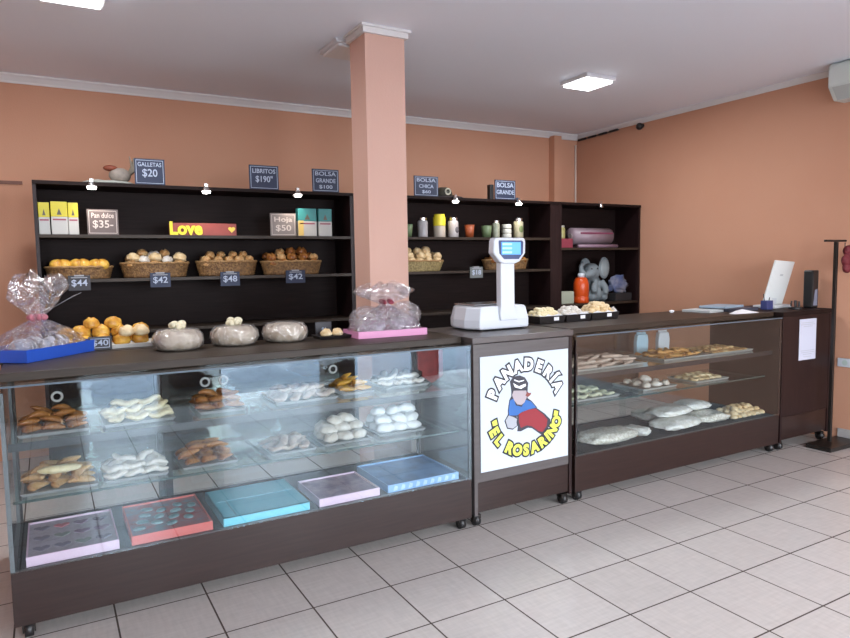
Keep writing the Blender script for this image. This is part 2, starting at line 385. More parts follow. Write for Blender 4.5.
# the sign: board, arched lettering, worker figure
sg = root('shop_sign', 'square white bakery sign with arched lettering and a figure, on the centre cabinet', 'sign', (2.4325, YF-.0005, .655))
part('board', MB().box(-.327, .327, -.004, 0, -.335, .335), mat('sign_white', (.52, .58, .66), .6), sg)
INK = mat('sign_black', (.015, .017, .025), .5); SWH = mat('sign_letter_white', (.88, .92, .96), .5); SYE = mat('sign_letter_yellow', (.72, .80, .10), .5)
def arc_text(s, a0, a1, rx, rz, size, fill, flip):
    n = len(s)
    wd = {'I': .5, 'Í': .5, ' ': .45, '"': .6, 'M': 1.2}
    ws = [wd.get(c, 1) for c in s]; tot = sum(ws); acc = 0
    for c, wi in zip(s, ws):
        t = (acc+wi/2)/tot; acc += wi
        if c == ' ': continue
        a = math.radians(a0+(a1-a0)*t); x, z = rx*math.cos(a), rz*math.sin(a)
        tilt = (a-PI/2) if not flip else (a+PI/2)
        base = text('letter', c, size, INK, sg, (0, 0, 0), fat=.0155, sx=.95)
        top = text('letter_fill', c, size, fill, base, (0, 0, 0), fat=.0052, sx=.95)
        for o, y in ((base, -.0050), (top, -.0062)):
            o.data.transform(Matrix.Translation((x, y, z)) @ Matrix.Rotation(-tilt, 4, 'Y') @ Matrix.Diagonal((1, .03, 1, 1)))
arc_text('PANADERÍA', 164, 16, .262, .262, .096, SWH, False)
arc_text('"EL ROSARINO"', 190, 350, .262, .252, .088, SYE, True)
def pz(pts): # outline drawn on the sign face, in sign units
    return [((485+u/9.81-523)*.00735, -((375+v/9.81)+.155*(485+u/9.81-523)-412)*.0059) for u, v in pts]
def shape(name, pts, y, m): part(name, MB().prism(pz(pts), -.004-y, -.004-y+.001), m, sg)
INK2 = mat('figure_outline', (.03, .03, .045), .5)
shape('figure_body', [(285, 410), (310, 395), (480, 355), (560, 410), (620, 470), (622, 520), (590, 575), (540, 638), (500, 610), (430, 560), (390, 555), (320, 590), (285, 590), (290, 540), (285, 480)], .0010, INK2)
shape('figure_outline_upper', [(208, 278), (228, 240), (228, 185), (215, 95), (250, 45), (312, 32), (362, 50), (395, 105), (390, 155), (388, 200), (388, 255), (430, 285), (485, 350), (400, 400), (280, 440), (292, 530), (240, 572), (185, 562), (160, 485), (195, 420), (193, 380)], .0014, INK2)
shape('figure_trousers', [(300, 415), (390, 370), (470, 362), (545, 420), (590, 475), (580, 540), (540, 600), (500, 590), (430, 540), (380, 530), (320, 555), (302, 500)], .0020, mat('figure_red', (.26, .02, .03), .6))
shape('figure_shirt', [(215, 280), (250, 265), (270, 330), (330, 345), (360, 270), (420, 290), (475, 350), (400, 370), (330, 395), (280, 430), (205, 430), (200, 380)], .0022, mat('figure_blue', (.03, .13, .40), .6))
shape('figure_head', [(250, 185), (375, 180), (378, 250), (355, 300), (325, 325), (285, 320), (255, 280), (235, 230)], .0024, mat('figure_skin', (.40, .34, .36), .6))
shape('figure_scarf', [(365, 230), (385, 190), (400, 205), (425, 200), (415, 225), (390, 245)], .0026, mat('figure_brown', (.22, .05, .04), .6))
shape('figure_hat', [(222, 95), (250, 55), (310, 42), (355, 60), (385, 105), (380, 150), (340, 175), (275, 178), (235, 160)], .0028, INK2)
shape('hat_band', [(245, 110), (300, 140), (365, 112), (370, 135), (320, 165), (262, 150)], .0036, SWH)
shape('hat_crown_line', [(255, 72), (300, 88), (350, 75), (350, 84), (300, 100), (257, 85)], .0036, SWH)
shape('figure_hand', [(170, 480), (200, 430), (245, 445), (280, 465), (275, 500), (280, 530), (240, 560), (190, 550)], .0030, mat('figure_glove', (.38, .40, .44), .6))

# till cabinet at the wall
off = (5.31, 3.4, 0); tc_ = root('till_cabinet', 'tall dark wood till cabinet by the right wall with a paper notice', 'cabinet', off)
part('front_panel', MB().box(4.985, 5.60, YF+.002, YF+.02, .27, 1.066), WENGEV, tc_, off=off)
part('kick_panel', MB().box(4.985, 5.60, YF+.006, YF+.02, .085, .266), WPLIN, tc_, off=off)
for x in (4.958, 5.602): part('side_panel', MB().box(x, x+.022, YF, YK, .07, 1.066), WENGEV, tc_, off=off)
part('back_panel', MB().box(4.985, 5.60, YK-.02, YK, .085, 1.06), WENGE, tc_, off=off)
part('top_board', MB().box(4.95, 5.63, YF-.008, YK+.02, 1.068, 1.103), WENGE, tc_, bev=.003, off=off)
casters(tc_, (5.0, 5.58), (YF+.04, YK-.06), off)
pn = root('paper_notice', 'white printed notice taped to the till cabinet front', 'notice', (5.292, YF, .87))
part('sheet', MB().box(-.115, .115, -.002, 0, -.165, .165), mat('notice_paper', (.52, .54, .64), .7), pn)
pt = MB()
for z, a in ((.135, .08), (.12, .095), (.105, .06), (-.09, .09), (-.105, .085), (-.12, .06), (-.14, .05)): pt.box(-a, a, -.0030, -.002, z-.003, z+.003)
part('print', pt, mat('grey_print', (.42, .44, .50), .7), pn)

# ---------------------------------------------------------------- wall shelving
SY, SD = 5.19, 5.55
def shelf_unit(label, x0, x1, boards, sidebig=0):
    off = ((x0+x1)/2, 5.37, 0); r = root('bread_shelf', label, 'shelving unit', off)
    part('side_panel', MB().box(x0, x0+.022, SY, SD, 0, 2.10), WENGEV, r, off=off)
    part('side_panel', MB().box(x1-.022-sidebig, x1, SY, SD, 0, 2.10), WENGEV, r, off=off)
    part('top_board', MB().box(x0-.0, x1+.0, SY-.012, SD+.01, 2.10, 2.125), WENGE, r, bev=.002, off=off)
    part('back_panel', MB().box(x0+.022, x1-.022-sidebig, SD-.014, SD, .08, 2.10), WENGE, r, off=off)
    for z in boards: part('shelf_board', MB().box(x0+.022, x1-.022-sidebig, SY+.002, SD-.014, z-.022, z), WTOP, r, off=off)
    part('kick_panel', MB().box(x0+.022, x1-.022-sidebig, SY+.02, SY+.036, 0, .5), WENGE, r, off=off)
    return r
shelf_unit('left dark bread shelf holding three yellow-topped packets and the four wicker baskets', -.055, 2.262, [1.765, 1.455, 1.08, .5])
shelf_unit('middle dark shelf with jars and cups, behind the white scale', 2.265, 4.53, [1.765, 1.455, 1.08, .5], .10)
shelf_unit('right dark shelf bay holding the grey toy elephant, against the right wall', 4.533, 5.675, [1.665, 1.085, .5])

# shelf spotlights
SPOTM = mat('spot_glow', (1, .95, .9), .4, emit=((1, .93, .86), 14))
for i, (x, e) in enumerate([(.30, 1), (1.065, 1), (1.774, 1), (3.26, 1), (3.979, 1), (5.05, 0)]):
    lb = ['above the yellow-topped packets', 'above the Love ornament', 'above the grey price sign and teal packets', 'above the yellow tin', 'above the stacked white tins', 'on the right bay, unlit'][i]
    r = root('shelf_spotlight', 'small clip spotlight on the shelf top edge '+lb, 'spotlight', (x, SY-.045, 2.10), 0)
    part('clip', MB().box(-.012, .012, -.004, .033, .012, .045), CHROME, r)
    if e:
        part('shade', MB().lathe([(.016, .020), (.022, .012), (.030, -.012), (.034, -.022)], 20, close=False), CHROME, r, True)
        part('bulb', MB().lathe([(0, -.030), (.026, -.026), (.032, -.014), (.024, 0)], 20), SPOTM, r, True)
        l = bpy.data.lights.new('spot_glow', 'SPOT'); l.energy = 4; l.spot_size = 1.9; l.spot_blend = .9; l.color = (1, .86, .72); l.shadow_soft_size = .02
        lo = bpy.data.objects.new('spot_beam', l); C.objects.link(lo); lo.parent = r; lo.location = (0, 0, -.04); lo.rotation_euler = (math.radians(28), 0, 0)
    else:
        part('shade', MB().lathe([(.012, .02), (.016, .01), (.020, -.01), (.022, -.02)], 20), CHROME, r, True)

# ---------------------------------------------------------------- signs and price tags
SLATE = mat('chalkboard_blue', (.014, .022, .055), .55); SLATEB = mat('chalkboard_black', (.03, .028, .035), .55)
CHALK = mat('chalk_white', (.40, .45, .56), .8); CHALKW = mat('chalk_warm', (.55, .48, .44), .8)
FRAMEM = mat('tag_frame', (.05, .03, .04), .5)
def board_sign(name, label, cat, x0, x1, z0, z1, y, lines, bg=SLATE, ch=CHALK, border=True, tilt=.0, group=None, back=None):
    wx, hz = x1-x0, z1-z0
    r = root(name, label, cat, ((x0+x1)/2, y, z0)); r.rotation_euler = (-tilt, 0, 0)
    if group: r['group'] = group
    part('panel', MB().box(-wx/2, wx/2, 0, .008, 0, hz), bg, r)
    if border:
        b = MB(); e = .010; q = .0035
        b.box(-wx/2+e, wx/2-e, -.0012, 0, e, e+q); b.box(-wx/2+e, wx/2-e, -.0012, 0, hz-e-q, hz-e)
        b.box(-wx/2+e, -wx/2+e+q, -.0012, 0, e, hz-e); b.box(wx/2-e-q, wx/2-e, -.0012, 0, e, hz-e)
        part('chalk_border', b, ch, r)
    for (s, zf, hf, wf) in lines:
        o = text('chalk_text', s, 1, ch, r, (0, 0, 0), offset=.012)
        xs = [v.co.x for v in o.data.vertices]; zs = [v.co.z for v in o.data.vertices]
        cx_, cz_ = (max(xs)+min(xs))/2, (max(zs)+min(zs))/2
        kx = wx*wf/(max(xs)-min(xs)); kz = hz*hf/(max(zs)-min(zs))
        o.data.transform(Matrix.Translation((0, -.0012, hz*zf)) @ Matrix.Diagonal((kx, 1, kz, 1)) @ Matrix.Translation((-cx_, 0, -cz_)))
    if back: part('stand', MB().box(-.01, .01, .008, .05, 0, .01), bg, r)
    return r
TZ = 2.127
board_sign('price_sign', 'blue chalk sign reading $20 beside the hen ornament on the left shelf top', 'price sign', .585, .790, TZ, 2.312, SY+.02, [('GALLETAS', .78, .16, .78), ('$20', .44, .34, .5)], back=1)
board_sign('price_sign', 'blue chalk sign reading $190 with a bare shelf top on both sides', 'price sign', 1.408, 1.641, TZ, 2.315, SY+.02, [('LIBRITOS', .76, .18, .78), ('$190"', .42, .30, .58)], back=1)
board_sign('price_sign', 'blue chalk sign left of the salmon column on the shelf top, three lines of writing', 'price sign', 1.922, 2.154, TZ, 2.313, SY+.02, [('BOLSA', .80, .18, .78), ('GRANDE', .50, .18, .74), ('$100', .22, .18, .5)], back=1)
board_sign('price_sign', 'blue chalk sign just right of the salmon column on the shelf top', 'price sign', 2.869, 3.118, TZ, 2.306, SY+.02, [('BOLSA', .80, .18, .78), ('CHICA', .50, .18, .6), ('$60', .22, .18, .36)], back=1)
board_sign('price_sign', 'blue chalk sign on the middle shelf top above the scale, furthest right', 'price sign', 3.745, 3.989, TZ, 2.312, SY+.02, [('BOLSA', .74, .24, .8), ('GRANDE', .38, .22, .84)], back=1)
solo('black_box', MB().box(-.022, .022, 0, .05, 0, .14), BLACK, 'narrow black box behind the furthest right chalk sign on the shelf top', 'box', (3.725, SY+.04, TZ), bev=.003)
board_sign('price_sign', 'brown chalk sign reading $35 beside the yellow-topped packets', 'price sign', .265, .464, 1.766, 1.945, SY+.05, [('Pan dulce', .76, .20, .72), ('$35-', .40, .34, .66)], mat('chalkboard_brown', (.12, .09, .085), .6), CHALKW, back=1)
board_sign('price_sign', 'grey chalk sign reading $50 left of the teal packets', 'price sign', 1.571, 1.783, 1.766, 1.948, SY+.05, [('Hoja', .70, .28, .7), ('$50', .34, .30, .6)], mat('chalkboard_grey', (.20, .17, .16), .6), CHALKW, back=1)
for lab, x0, x1, z0, z1, s, bg in [
    ('small black price tag reading $44 under the basket of long golden loaves', .124, .261, 1.378, 1.482, '$44', SLATEB),
    ('small blue price tag reading $42 under the second basket from the left', .650, .789, 1.385, 1.490, '$42', SLATE),
    ('small blue price tag reading $48 under the third basket from the left', 1.150, 1.296, 1.380, 1.487, '$48', SLATE),
    ('small blue price tag reading $42 under the fourth basket, nearest the column', 1.665, 1.825, 1.388, 1.490, '$42', SLATE),
    ('small grey price tag hung right of the pale roll basket behind the counter', 3.433, 3.575, 1.386, 1.488, '$18', mat('tag_grey', (.13, .14, .14), .6))]:
    t = board_sign('price_tag', lab, 'price tag', x0, x1, z0, z1, SY-.012, [(s, .48, .5, .72)], bg, CHALK, False)
    part('hook', MB().box(-.03, .03, -.001, .03, z1-z0-.006, z1-z0+.004).box(-.05, .05, -.002, 0, z1-z0-.018, z1-z0-.012), mat('tag_clip', (.3, .3, .32), .5), t)
board_sign('price_tag', 'small black price tag reading $40 in front of the round rolls on the left counter', 'price tag', .165, .275, 1.106, 1.175, 3.80, [('$40', .5, .5, .7)], SLATEB, CHALK, True, .12, back=1)
board_sign('price_tag', 'small dark price tag behind the black tray beside the third wrapped loaf', 'price tag', 1.36, 1.46, 1.104, 1.190, 3.70, [('$1', .42, .4, .25)], SLATEB, CHALK, False, .1, back=1)

# ---------------------------------------------------------------- baked goods
def bread_mat(n, a, b, rough=.5, sc=18): return mat(n, a, rough, col2=b, vscale=sc, bump=.35, bscale=60)
B_GOLD = bread_mat('crust_golden', (.80, .48, .08), (.52, .22, .03), .25)
B_BROWN = bread_mat('crust_brown', (.55, .25, .07), (.20, .06, .015), .22)
B_PALE = bread_mat('crust_pale', (.80, .66, .42), (.62, .42, .20))
B_MIX = bread_mat('crust_mixed', (.74, .52, .26), (.45, .22, .07))
B_WHITE = bread_mat('dusted_white', (.74, .71, .66), (.58, .52, .44))
B_CREAM = bread_mat('dough_cream', (.80, .72, .48), (.68, .56, .30))
B_DULL = bread_mat('pastry_beige', (.56, .46, .38), (.36, .26, .20))
def bun(L, W, H, seed, slash=0.0, lump=.06):
    def fn(p):
        z = p.z if p.z > 0 else p.z*.55
        k = 1+lump*noise.noise(p*2.2+Vector((seed*7.1, seed, 0)))*2
        if slash and p.z > 0: z *= 1-slash*math.exp(-((p.y+.25*p.x*math.sin(seed*3))/.16)**2)
        return Vector((p.x*k, p.y*k, z*k))
    return MB().ball((0, 0, H*.40), (L, W, H*.68), 20, 13, fn=fn)
def loaf(L, W, H, seed, cuts=4):
    m = MB(); n = 34; path = []; rad = []
    for i in range(n+1):
        t = i/n; x = (t-.5)*2*L; e = (1-abs(2*t-1)**3)**.5 if abs(2*t-1) < 1 else 0
        groove = 1-.13*max(0, math.cos(t*cuts*2*PI))**6
        path.append((x, .006*math.sin(seed+t*4), H*.5)); rad.append(max(W*e*groove*(1+.05*noise.noise(Vector((t*5, seed, 1)))), .001))
    m.tube(path, rad, 14, sy=H*.5/W*1.0); return m
def croissant(Rr, W, seed, span=1.25):
    m = MB(); n = 40; path = []; rad = []
    for i in range(n+1):
        t = i/n; a = (t-.5)*2*span; path.append((Rr*math.sin(a), Rr*(math.cos(a)-.75), W*.85+.1*W*math.sin(seed+t*6)))
        e = max(0, 1-abs(2*t-1)**1.7); seg = 1-.16*((t*9+seed*.3) % 1)
        rad.append(max(.002, W*(.22+.8*e)*seg))
    m.tube(path, rad, 12, sy=.85); return m
def pastry(L, W, H, seed):      # folded pastry: twisted oblong
    m = MB(); n = 26; path = []; rad = []
    for i in range(n+1):
        t = i/n; x = (t-.5)*2*L; path.append((x, W*.35*math.sin(t*2*PI+seed), H*.55+H*.15*math.sin(t*9+seed)))
        e = max(0, 1-abs(2*t-1)**2.6)**.5; rad.append(max(.002, W*e*(1-.14*((t*6) % 1))))
    m.tube(path, rad, 12, sy=.62); return m
MESH = {}
def variants(key, f, m, n=3):
    MESH[key] = [f(s).mesh(key, m, True) for s in range(n)]
variants('bread_roll', lambda s: bun(.050, .036, .056, s+1, .30), B_MIX)
variants('round_roll', lambda s: bun(.046, .044, .062, s+5, 0, .10), B_PALE)
variants('golden_roll', lambda s: bun(.048, .042, .066, s+9, .12, .08), B_GOLD)
variants('long_roll', lambda s: loaf(.085, .032, .055, s, 3), B_MIX)
variants('brown_roll', lambda s: bun(.062, .038, .060, s+3, .28, .08), B_BROWN)
variants('golden_loaf', lambda s: loaf(.120, .050, .075, s, 2), B_GOLD)
variants('croissant', lambda s: croissant(.045, .019, s), B_BROWN)
variants('golden_croissant', lambda s: croissant(.045, .019, s+.5), B_GOLD)
variants('pale_pastry', lambda s: pastry(.060, .024, .036, s), B_CREAM)
variants('dull_pastry', lambda s: pastry(.062, .024, .036, s+2), B_DULL)
variants('white_roll', lambda s: bun(.052, .036, .050, s+2, .22, .08), B_WHITE)
variants('churro', lambda s: loaf(.085, .013, .024, s, 9), B_DULL)
variants('cookie', lambda s: MB().lathe([(0, 0), (.026, 0), (.031, .006), (.028, .014), (.015, .018), (0, .018)], 18, wob=lambda i, t: 1+.05*math.sin(t*5+s)), B_PALE)
variants('small_biscuit', lambda s: bun(.024, .020, .026, s+4, .1), B_CREAM)
SH = {'bread_roll': .046, 'round_roll': .050, 'golden_roll': .054, 'long_roll': .045, 'brown_roll': .05, 'golden_loaf': .075, 'croissant': .031, 'golden_croissant': .031,
      'pale_pastry': .030, 'dull_pastry': .030, 'white_roll': .042, 'churro': .022, 'cookie': .017, 'small_biscuit': .020}
KM = {'fish': 1}
def pile(kind, cx, cy, z, layers, dx, dy, label, group, cat, rz=0.0, jit=.35, scale=1.0, m=None, tiltx=.12, kinds=None):
    """layers = [(nx, ny), ...] from the bottom up"""
    q = rnd; k = 0
    for li, (nx, ny) in enumerate(layers):
        for i in range(nx):
            for j in range(ny):
                kk = (kinds[(k*7+li) % len(kinds)] if kinds else kind)
                src = MESH[kk][k % len(MESH[kk])]; k += 1
                me = src
                if m: 
                    key = (kk, (k-1) % 3, m.name)
                    if key not in MESH: MESH[key] = src.copy(); MESH[key].materials[0] = m
                    me = MESH[key]
                o = bpy.data.objects.new(kk, me); C.objects.link(o)
                x = cx+(i-(nx-1)/2)*dx+q.uniform(-.12, .12)*dx*(li > 0); y = cy+(j-(ny-1)/2)*dy+q.uniform(-.1, .1)*dy*(li > 0)
                o.location = (x, y, z+li*SH[kk]*scale*.86)
                o.rotation_euler = (q.uniform(-tiltx, tiltx)*(li > 0), q.uniform(-tiltx, tiltx)*(li > 0), rz+q.uniform(-jit, jit))
                s = scale*q.uniform(.93, 1.06); o.scale = (s, s, s)
                lb = label
                if cat in ('bread', 'pastry'):
                    L_ = len(layers); ly = ['bottom', 'top'][li] if L_ == 2 else ['bottom', 'middle', 'top'][min(li, 2)]
                    rw = {1: '', 2: ['front row', 'back row'][min(j, 1)], 3: ['front row', 'middle row', 'back row'][min(j, 2)], 4: ['front row', 'second row', 'third row', 'back row'][min(j, 3)]}.get(ny, '')
                    if ny > 4: rw = ['front row', 'second row', 'third row', 'fourth row', 'fifth row', 'back row'][j]
                    cl_ = '' if nx == 1 else (['left end', 'right end'][i] if nx == 2 else ('left end' if i == 0 else 'right end' if i == nx-1 else 'centre' if nx == 3 else ['', 'second from left', 'third from left', 'fourth from left', 'fifth from left', 'sixth from left'][i]))
                    lb = label+', '+', '.join(w_ for w_ in ((ly+' layer') if L_ > 1 else '', rw, cl_) if w_)
                if len(lb.split()) > 16: lb = lb.replace(' layer', '')
                tag(o, lb, cat, group)
# wicker baskets on the second board
WICK = mat('wicker', (.26, .14, .05), .6, col2=(.10, .045, .015), vscale=55, bump=.9, bscale=90)
WICKR = mat('wicker_rim', (.32, .18, .07), .55, bump=.8, bscale=110)
def basket(x0, x1, label, h=.105, y=5.335, wd=.135, mt=WICK):
    cx = (x0+x1)/2; a = (x1-x0)/2
    h *= 1.12; r = root('wicker_basket', label, 'basket', (cx, y, 1.456))
    prof = [(0, 0), (.88, 0)]+[(.90+.10*k/12+(.012 if k % 2 else -.006), h*(k+.5)/13) for k in range(13)]+[(.97, h), (.93, h-.004), (.80, .012), (0, .010)]
    m = MB(); m.lathe(prof, 60, sx=a, sy=wd, wob=lambda i, t: 1+(.008 if 1 < i < 15 else 0)*math.sin(t*30+(i % 2)*PI)); part('body', m, mt, r, True)
    P = [(a*.99*math.cos(t*PI/20), wd*.99*math.sin(t*PI/20), h+.003*math.sin(t*3)) for t in range(41)]
    rm = MB(); rm.tube(P, .008, 8, False); part('rim', rm, WICKR, r, True)
    return r
basket(-.012, .420, 'shallow wicker basket at the far left with long golden loaves', .075)
basket(.468, .950, 'second wicker basket from the left, filled with mixed pale rolls', .095)
basket(1.003, 1.474, 'third wicker basket from the left, filled with small brown rolls', .100)
basket(1.508, 2.020, 'fourth wicker basket, next to the column, heaped with crusty brown rolls', .095)
basket(2.46, 3.228, 'long wicker basket of round pale rolls partly behind the column', .085, mt=mat('wicker_pale', (.34, .26, .11), .6, col2=(.18, .13, .05), vscale=55, bump=.9, bscale=90))
basket(3.69, 4.215, 'wide wooden bread basket behind the scale display', .085)
BZ = 1.47
pile('golden_loaf', .203, 5.33, BZ+.030, [(1, 2), (1, 1)], .2, .1, 'long glazed golden loaf in the far left basket', 'long golden loaves in the far left basket', 'bread', 0, .05, 1.0) if False else None
for k, (x, y, z) in enumerate([(.085, 5.28, .042), (.205, 5.275, .044), (.325, 5.28, .042), (.10, 5.385, .042), (.215, 5.39, .044), (.33, 5.385, .042)]):
    o = bpy.data.objects.new('golden_loaf', MESH['golden_loaf'][k % 3]); C.objects.link(o); o.location = (x, y, BZ+z); o.scale = (.58, 1.0, 1.15)
    tag(o, 'glazed golden loaf in the far left basket, '+['front', 'back'][k//3]+' row, '+['left end', 'centre', 'right end'][k % 3], 'bread', 'golden loaves in the far left basket')
def fill(cx, half, kind, label, group, kinds=None, top=1, m=None, scale=1, dz=.03, lay=None):
    lay = lay or [(5, 2), (5, 2), (3, 1)]
    pile(kind, cx, 5.335, BZ+dz+.024, lay, 2*half*.88/lay[0][0], .090, label, group, 'bread', 1.2, .45, scale, m, .25, kinds)
fill(.709, .235, 'bread_roll', 'pale roll in the second wicker basket', 'rolls in the second basket', ['bread_roll', 'white_roll', 'bread_roll', 'round_roll'], scale=1.06)
fill(1.240, .235, 'bread_roll', 'small roll in the third wicker basket', 'rolls in the third basket', lay=[(5, 2), (5, 2), (4, 1)], scale=.95, dz=.026)
fill(1.765, .25, 'brown_roll', 'crusty roll in the fourth wicker basket', 'rolls in the fourth basket', ['brown_roll', 'bread_roll', 'brown_roll'], lay=[(5, 2), (5, 2), (3, 1)], scale=1.05)
fill(2.86, .37, 'round_roll', 'round roll in the long basket', 'rolls in the long basket', m=B_PALE, lay=[(7, 2), (7, 2), (5, 1)], scale=1.02)
fill(3.95, .25, 'brown_roll', 'flat loaf in basket behind scale', 'loaves in the basket behind the scale', lay=[(5, 2), (4, 1)], scale=1.05, dz=.02)

# left counter: rolls on a tray, wrapped loaves
def tray(name, label, x, y, z, wx, wy, h, m, rz=0, lip=.012, cat='tray'):
    t = MB(); a, b = wx/2, wy/2
    t.add([(-a, -b, h), (a, -b, h), (a, b, h), (-a, b, h), (-a+lip, -b+lip, h), (a-lip, -b+lip, h), (a-lip, b-lip, h), (-a+lip, b-lip, h),
           (-a+lip*1.4, -b+lip*1.4, .004), (a-lip*1.4, -b+lip*1.4, .004), (a-lip*1.4, b-lip*1.4, .004), (-a+lip*1.4, b-lip*1.4, .004),
           (-a+lip*.8, -b+lip*.8, 0), (a-lip*.8, -b+lip*.8, 0), (a-lip*.8, b-lip*.8, 0), (-a+lip*.8, b-lip*.8, 0)],
          [(0, 1, 5, 4), (1, 2, 6, 5), (2, 3, 7, 6), (3, 0, 4, 7), (4, 5, 9, 8), (5, 6, 10, 9), (6, 7, 11, 10), (7, 4, 8, 11), (8, 9, 10, 11),
           (0, 12, 13, 1), (1, 13, 14, 2), (2, 14, 15, 3), (3, 15, 12, 0), (12, 15, 14, 13)])
    return solo(name, t, m, label, cat, (x, y, z), rz)
TRAYW = mat('tray_white', (.72, .70, .66), .5); TRAYB = mat('tray_black', (.015, .012, .012), .4)
CT = 1.104
st = root('side_table', 'dark narrow side table behind the left end of the display case', 'table', (.16, 3.93, 0))
part('tabletop', MB().box(-.40, .40, -.17, .17, 1.070, 1.103), WTOP, st, bev=.003)
for sx in (-.36, .36):
    for sy in (-.14, .14): part('leg', MB().box(sx-.018, sx+.018, sy-.018, sy+.018, 0, 1.069), WENGEV, st)
tray('bread_tray', 'pale tray under the round golden rolls behind the left counter', .26, 3.93, CT, .50, .22, .022, TRAYW)
pile('golden_roll', .24, 3.94, CT+.008, [(5, 2), (5, 1), (2, 1)], .092, .088, 'golden roll on the left counter tray', 'golden rolls on the left counter', 'bread', 0, 1.5, .98, tiltx=.2)
pile('round_roll', .39, 3.875, CT+.055, [(2, 1)], .07, .06, 'pale floury roll against the golden rolls', 'pale rolls on the left counter', 'bread', 0, 1.5, .9)
def wrapped(x, y, label, seed, tuft):
    r = root('wrapped_loaf', label, 'bread', (x, y, CT), seed); r.scale = (.97, .97, 1.18)
    wb = lambda i, t: 1+.022*noise.noise(Vector((math.cos(t)*3, math.sin(t)*3, i*.6+seed)))*2
    m = MB().lathe([(0, 0), (.095, 0), (.118, .012), (.126, .036), (.120, .062), (.098, .080), (.05, .086), (0, .084)], 40, wob=wb)
    part('loaf', m, mat('powdered_loaf', (.70, .60, .46), .5, col2=(.46, .36, .24), vscale=22, bump=.5, bscale=50), r, True)
    m = MB().lathe([(.10, .001), (.123, .010), (.133, .036), (.127, .066), (.104, .086), (.055, .092), (.02, .094)], 48, wob=lambda i, t: 1+.035*noise.noise(Vector((math.cos(t)*6, math.sin(t)*6, i+seed)))*2, close=False)
    part('plastic_wrap', m, CLEARB, r, True)
    if tuft:
        q = MB()
        for k in range(7):
            a = k*.9+seed; q.ball((.022*math.cos(a), .022*math.sin(a), .098+.006*(k % 3)), (.026, .018, .016), 10, 7, M=Matrix.Rotation(a, 3, 'Z'))
        part('wrap_knot', q, mat('knot_cream', (.66, .60, .42), .4), r, True)
wrapped(.572, 3.60, 'round wrapped loaf at the left of the three on the counter', 1, True)
wrapped(.868, 3.63, 'round wrapped loaf in the middle of the three on the counter', 2, True)
wrapped(1.150, 3.63, 'round wrapped loaf at the right of the three on the counter', 3, False)
tray('food_tray', 'small black tray with two pale rolls beside the pink gift box', 1.42, 3.60, CT, .20, .14, .018, TRAYB)
for k, x in enumerate((1.385, 1.455)):
    o = bpy.data.objects.new('round_roll', MESH['round_roll'][k]); C.objects.link(o); o.location = (x, 3.60, CT+.005); o.scale = (.72, .72, .75)
    tag(o, ['left', 'right'][k]+' one of two pale rolls on the small black tray', 'bread')

# right: three black trays with white paper and biscuits
for k, (x, y, n, kd, wx) in enumerate([(2.99, 3.595, [(6, 4), (5, 3), (4, 2)], 'small_biscuit', .23), (3.235, 3.60, [(6, 4), (5, 2), (3, 2)], 'small_biscuit', .235), (3.50, 3.61, [(7, 4), (6, 3), (5, 3), (3, 2)], 'small_biscuit', .27)]):
    w3 = ['left', 'middle', 'right'][k]
    tray('biscuit_tray', 'black tray of biscuits, %s of the three beside the scale' % w3, x, y, CT, wx, .20, .05, TRAYB)
    lp = root('tray_liner', 'white paper liner in the %s biscuit tray beside the scale' % w3, 'paper', (x, y, CT+.006))
    q = MB(); a, b = wx/2-.014, .086
    for i in range(12):
        pass
    nn = 24; vs = []; 
    for i in range(nn):
        t = 2*PI*i/nn; c, s = math.cos(t), math.sin(t); p = max(abs(c), abs(s)); vs.append((a*.86*c/p, b*.86*s/p, .002))
    for i in range(nn):
        t = 2*PI*i/nn; c, s = math.cos(t), math.sin(t); p = max(abs(c), abs(s)); e = 1.02; vs.append((a*e*c/p, b*e*s/p, .050+.008*math.sin(i*2.3+k)+(.022 if k == 2 and i in (22, 23) else 0)))
    q.add(vs, [tuple(range(nn))]+[(i, (i+1) % nn, nn+(i+1) % nn, nn+i) for i in range(nn)])
    o = part('sheet', q, PAPER, lp)
    sl = o.modifiers.new('thickness', 'SOLIDIFY'); sl.thickness = .0012
    part('price_slip', MB().box(-.022+.03, .022+.03, -.1035, -.1025, .012, .036), PAPER, lp)
    mm = [B_CREAM, B_WHITE, B_PALE][k]
    pile(kd, x, y, CT+.030, n, .034, .036, ['yellowish', 'white', 'toasted'][k]+' small biscuit heaped on the %s black tray beside the scale' % w3, 'biscuits on the %s black tray' % w3, 'biscuit', 0, 3, 1.2, mm, .4)

# ---------------------------------------------------------------- goods inside the left case
TRC = mat('tray_clear_grey', (.34, .35, .35), .3)
def clear_tray(x, y, z, wx, wy, label, m=TRC): return tray('pastry_tray', label, x, y, z, wx, wy, .014, m)
US, LS = .8265, .5615
TRG = mat('tray_grey', (.42, .42, .40), .4)
spots = [  # kind, x, y, width, layers, dx, label words, material
 ('croissant', -.01, 3.32, .27, [(3, 3), (3, 2), (2, 2)], 'brown glazed croissant', 'first tray from the left, upper shelf', None, 1.0),
 ('pale_pastry', .33, 3.33, .30, [(3, 4), (3, 2), (2, 1)], 'pale twisted pastry', 'second tray from the left, upper shelf', None, 1.0),
 ('golden_croissant', .70, 3.36, .22, [(3, 3), (3, 2), (2, 1)], 'dark golden croissant', 'third tray from the left, upper shelf', B_BROWN, 1.05),
 ('dull_pastry', 1.125, 3.36, .34, [(4, 4), (3, 2)], 'sugared beige pastry', 'fourth tray from the left, upper shelf', None, 1.05),
 ('golden_croissant', 1.43, 3.40, .19, [(2, 3), (2, 2), (1, 1)], 'bright golden croissant', 'fifth tray from the left, upper shelf', None, 1.05),
 ('pale_pastry', 1.74, 3.42, .28, [(4, 3), (3, 2)], 'whitish pastry', 'last tray, upper shelf of the left case', B_WHITE, 1.0)]
